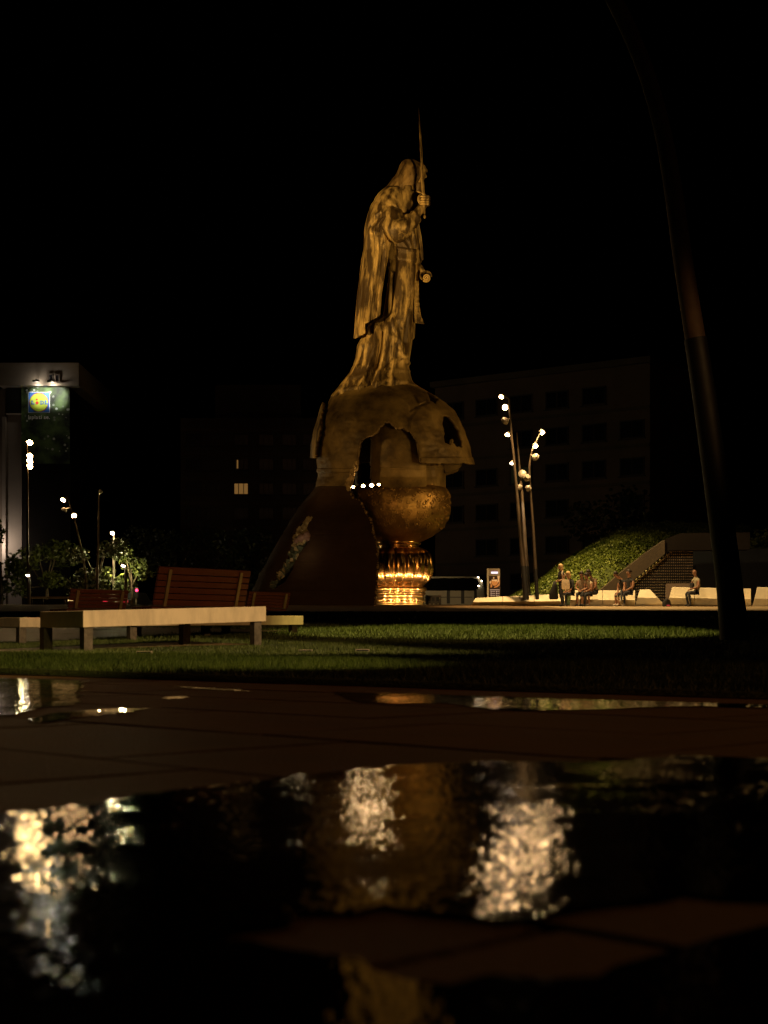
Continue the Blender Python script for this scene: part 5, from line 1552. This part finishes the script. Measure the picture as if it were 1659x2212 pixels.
# ------------------------------------------------------------------ totem, kiosk box, coach, shelter, cars
DTm = 66
def totem():
    X = lambda px: (px - HX) / F * DTm
    Z = lambda py: CAMZ + (HY - py) / F * DTm
    t = thing('advert_totem', (X(1066), DTm, gz(0, DTm)), 'upright lit information totem with an orange picture behind the left white bench', 'sign')
    def bx(name, m, x0, y0, x1, y1, d0, d1, par=None):
        mb = MB(); mb.box(((X(x0) + X(x1)) / 2, DTm + (d0 + d1) / 2, (Z(y0) + Z(y1)) / 2), (X(x1) - X(x0), d1 - d0, abs(Z(y0) - Z(y1))))
        o = mb.build(name, m, t if par is None else None, bevel=0)
        if par is not None: o.parent = par
        return o
    bx('frame', M['steel'], 1053, 1228, 1080, 1312, 0, .35)
    bx('edge', M['white_paint'], 1052, 1228.2, 1055, 1312, -.05, .3)
    scr = bx('poster', mat('poster_dark', (.03, .012, .006), .3, emit=(1, .4, .2), estr=.006), 1056.5, 1244, 1079.6, 1292, -.03, -.004)
    pk, wh = mat('screen_white', (0, 0, 0), .5, emit=(1, .86, .95), estr=1.3), mat('print_lit', (0, 0, 0), .5, emit=(1, .62, .40), estr=.5)
    og = mat('print_orange', (0, 0, 0), .5, emit=(1, .30, .05), estr=.55); og2 = mat('print_peach', (0, 0, 0), .5, emit=(1, .48, .16), estr=.75)
    pinkm = mat('screen_pink', (0, 0, 0), .5, emit=(.9, .30, .40), estr=.25)
    bx('display', pk, 1061, 1235, 1075.5, 1239.2, -.03, -.004)
    bx('display_line', pinkm, 1061.5, 1232.8, 1074.5, 1234.2, -.03, -.004)
    def fl(name, m, polys, d=-.05):
        mb = MB()
        for pl in polys: mb.prism([(X(x), DTm + d, Z(y)) for x, y in pl], (0, .012, 0))
        o = mb.build(name, m, None); o.parent = scr
        return o
    cx, cy = 1068.5, 1259
    fl('picture', og, [[(cx + 7.6 * math.cos(a), cy - 4 + 10.5 * math.sin(a)) for a in np.linspace(0, math.pi, 16)]])
    fl('picture', og2, [[(1062, 1252), (1074, 1252), (1074, 1255), (1070, 1256.5), (1068, 1255), (1062, 1255)], [(1074, 1244.5), (1079.3, 1244.5), (1078.4, 1250), (1076.6, 1258), (1074.6, 1258), (1075.2, 1250)], [(1065, 1246.8), (1067.5, 1246.8), (1067.5, 1250), (1065, 1250)],
                        [(1057, 1257), (1060, 1254), (1060.5, 1260), (1058, 1261)]], -.065)
    fl('picture', og, [[(1059.5, 1261), (1061, 1260.5), (1063.5, 1266), (1061, 1269.5), (1059.5, 1269)], [(1067, 1268), (1073, 1265.5), (1077.5, 1260), (1079.4, 1264), (1074, 1268.2), (1068, 1269.8)], [(1077, 1254), (1079.5, 1252), (1079.5, 1262), (1078, 1261)]], -.065)
    fl('print_line', wh, [[(1058, 1273.5), (1079.2, 1273.5), (1079.2, 1275), (1058, 1275)]], -.05)
    for y in (1278, 1282, 1286):
        fl('print_line', wh, [[(1059.8, y - 1.4), (1061.6, y - 1.4), (1061.6, y + 1.4), (1059.8, y + 1.4)], [(1062.6, y - .5), (1069.5, y - .5), (1069.5, y + .5), (1062.6, y + .5)], [(1071.4, y - 1.2), (1073.2, y - 1.2), (1073.2, y + 1.2), (1071.4, y + 1.2)], [(1074, y - .5), (1078.8, y - .5), (1078.8, y + .5), (1074, y + .5)]], -.05)
totem()
def kiosk():
    D = 76
    X = lambda px: (px - HX) / F * D
    Z = lambda py: CAMZ + (HY - py) / F * D
    t = thing('bin_station', (X(940), D, gz(0, D)), 'grey box with three dark openings and pale signs right of the golden foot', 'bin')
    def bx(name, m, x0, y0, x1, y1, d0, d1):
        mb = MB(); mb.box(((X(x0) + X(x1)) / 2, D + (d0 + d1) / 2, (Z(y0) + Z(y1)) / 2), (X(x1) - X(x0), d1 - d0, abs(Z(y0) - Z(y1)))); return mb.build(name, m, t)
    bx('body', mat('bin_grey', (.16, .13, .10), .6, var=.1), 923.5, 1286, 953, 1314, 0, .5)
    for x in (927, 935.5, 945):
        bx('opening', M['black'], x - 2.8, 1290, x + 3, 1299, -.02, -.003)
    for x, w_ in ((929, 3), (937, 1.6), (946.4, 1.8)):
        bx('sign', M['white_concrete'], x - w_ / 1.3, 1303, x + w_ / 1.3, 1308.5, -.02, -.003)
    bx('lid', M['steel'], 947, 1284.6, 953, 1286, 0, .5)
    bx('sticker', M['white_concrete'], 948.6, 1290.5, 950.8, 1294, -.02, -.003)
    p = thing('bollard', (X(921), D - .3, gz(0, D)), 'black bollard beside the golden foot of the monument', 'bollard')
    mb = MB(); mb.tube([(X(921), D - .3, gz(0, D) - .1), (X(921), D - .3, Z(1287)), (X(921), D - .3, Z(1285.5))], [.07, .07, .04], 10); mb.build('post', M['black'], p)
    mb = MB(); mb.tube([(X(921), D - .3, Z(1289)), (X(921), D - .3, Z(1288))], .078, 10); mb.build('band', M['pole'], p)
kiosk()
def coach():
    D = 110
    X = lambda px: (px - HX) / F * D
    Z = lambda py: CAMZ + (HY - py) / F * D
    t = thing('coach', (X(930), D + 1.2, 1.5), 'white coach with dark windows parked behind the golden foot of the monument', 'bus')
    x0, x1 = X(770), X(1050)
    prof_ = [(X(770), Z(1336)), (X(770), Z(1248)), (X(774), Z(1245)), (X(1025), Z(1245)), (X(1036), Z(1248)), (X(1043), Z(1258)), (X(1047), Z(1272)), (X(1049), Z(1300)), (X(1049), Z(1336))]
    mb = MB(); mb.prism([(x, D, z) for x, z in prof_], (0, 2.5, 0)); mb.build('body', M['white_paint'], t, bevel=.06)
    glass = [(X(773), Z(1276)), (X(773), Z(1250)), (X(1020), Z(1248.5)), (X(1031), Z(1252)), (X(1036), Z(1262)), (X(1033), Z(1270)), (X(1026), Z(1276))]
    mb = MB(); mb.prism([(x, D - .02, z) for x, z in glass], (0, .05, 0)); mb.build('window_band', M['coach_glass'], t)
    for a, b in ((965, 972), (996, 1003), (1024, 1030)):
        mb = MB(); mb.prism([(X(a), D - .015, Z(1304)), (X(a), D - .015, Z(1274)), (X(b), D - .015, Z(1274)), (X(b), D - .015, Z(1304))], (0, .04, 0)); mb.build('door_gap', M['black'], t)
    for px in (820, 1010, 940):
        mb = MB()
        mb.tube([(X(px), D - .03, Z(1322)), (X(px), D + .3, Z(1322))], .5, 20); w_ = mb.build('wheel', M['black'], t)
        mb = MB(); mb.tube([(X(px), D - .05, Z(1322)), (X(px), D + .1, Z(1322))], .26, 14); o = mb.build('rim', M['steel'], None); o.parent = w_
    mb = MB(); mb.box((X(900), D - .004, Z(1290)), (X(1020) - X(780), .01, .05)); mb.build('trim_line', M['pole'], t)
    for px, py in ((1033, 1247), (1033.5, 1265.5), (1040.5, 1255)):
        mb = MB(); mb.ell((X(px), D - .06, Z(py)), (.035, .03, .035), 6, 4); mb.build('marker_light', M['lens_small'], t)
coach()
spot('coach_fill_light', (3, 90, 9), (3.6, 110, 2.0), 1500, SODIUM, 24, .6, .3)  # fill added for the coach side, without any lamp
def car(px, D, rz, col, label):
    x = (px - HX) / F * D; z = 1.75 if D < 95 else 1.55
    z = gz(0, D) + .05
    t = thing('parked_car', (x, D, z), label, 'car', 'cars behind the square')
    t.rotation_euler = (0, 0, rz)
    pm = mat('car_paint', col, .3, .2)
    def part(mb, n, m, par=None, **k):
        o = mb.build(n, m, None, **k); o.parent = par or t; return o
    side = [(-2.1, .35), (-2.12, .75), (-1.95, .92), (-1.5, .98), (-.95, 1.40), (.55, 1.42), (1.15, 1.0), (1.95, .85), (2.1, .6), (2.08, .33)]
    mb = MB(); mb.prism([(a, -.85, b) for a, b in side], (0, 1.7, 0)); part(mb, 'body', pm, bevel=.06)
    for sy in (-.865, .855):
        mb = MB(); mb.prism([(a, sy, b) for a, b in [(-1.35, 1.0), (-.9, 1.33), (.48, 1.35), (1.0, 1.0)]], (0, .01, 0)); part(mb, 'side_window', M['glass'])
    mb = MB(); mb.prism([(-1.47, -.72, 1.0), (-1.0, -.68, 1.36), (-1.0, .68, 1.36), (-1.47, .72, 1.0)], (-.03, 0, .02)); part(mb, 'rear_window', M['glass'])
    for wx in (-1.3, 1.3):
        for wy in (-.8, .8):
            mb = MB(); mb.tube([(wx, wy - .1, .32), (wx, wy + .1, .32)], .32, 18); w_ = part(mb, 'wheel', M['black'])
            mb = MB(); mb.tube([(wx, wy - .115, .32), (wx, wy + .115, .32)], .19, 12); part(mb, 'rim', M['steel'], w_)
    for wy in (-.68, .68):
        mb = MB(); mb.box((-2.1, wy, .8), (.06, .26, .14)); part(mb, 'tail_light', mat('tail_light', (.2, 0, 0), .4, emit=(1, .03, .06), estr=2.2))
    return t
car(281, 92, R(75), (.03, .03, .035), 'dark car with a red tail light behind the left seat back')
car(518, 96, R(80), (.05, .05, .05), 'dark car behind the large seat back, showing one red light')
def traffic_light():
    D = 86; p = P(294, 1277, D); zg = gz(0, D)
    t = thing('traffic_light', (p.x, D, zg), 'thin traffic light post showing red between the seat backs', 'traffic light')
    mb = MB(); mb.tube([(p.x, D, zg - .1), (p.x, D, p.z - .3)], .045, 8); mb.build('post', M['lamp_grey'], t)
    mb = MB(); mb.box((p.x + .03, D, p.z - .1), (.22, .2, .6)); hb = mb.build('signal_head', M['black'], t, bevel=.02)
    mb = MB(); mb.ell((p.x + .05, D - .1, p.z + .05), (.085, .04, .085), 12, 6); o = mb.build('red_lens', mat('red_signal', (.2, 0, 0), .4, emit=(1, .03, .10), estr=6), None); o.parent = hb
traffic_light()
def shelter():
    D = 84
    X = lambda px: (px - HX) / F * D
    Z = lambda py: CAMZ + (HY - py) / F * D
    t = thing('bus_shelter', (X(130), D, gz(0, D)), 'dark glass bus shelter with a small amber sign behind the left benches', 'bus shelter')
    mb = MB(); mb.box((X(130), D + .6, Z(1290.3)), (X(208) - X(55), 1.7, .07)); mb.build('roof', M['steel'], t)
    for px in (58, 82, 130, 178, 205):
        mb = MB(); mb.box((X(px), D + 1.2, (Z(1291) + gz(0, D)) / 2), (.07, .07, Z(1291.5) - gz(0, D))); mb.build('post', M['pole'], t)
    for a, b in ((60, 80), (84, 128), (132, 176), (180, 203)):
        mb = MB(); mb.box(((X(a) + X(b)) / 2, D + 1.2, (Z(1294) + gz(0, D) + .2) / 2), (X(b) - X(a) - .05, .02, Z(1294) - gz(0, D) - .2)); mb.build('glass_panel', M['glass'], t)
    mb = MB(); mb.box((X(153), D - .1, Z(1297.2)), (.27, .06, .09)); mb.build('lit_sign', mat('amber_sign', (0, 0, 0), .5, emit=(1, .62, .22), estr=2.5), t)
    mb = MB(); mb.box((X(150), D + .9, gz(0, D) + .45), (1.6, .35, .05)); mb.build('bench', M['pole'], t)
shelter()
# two thin posts in front of the shelter and by the tram stop
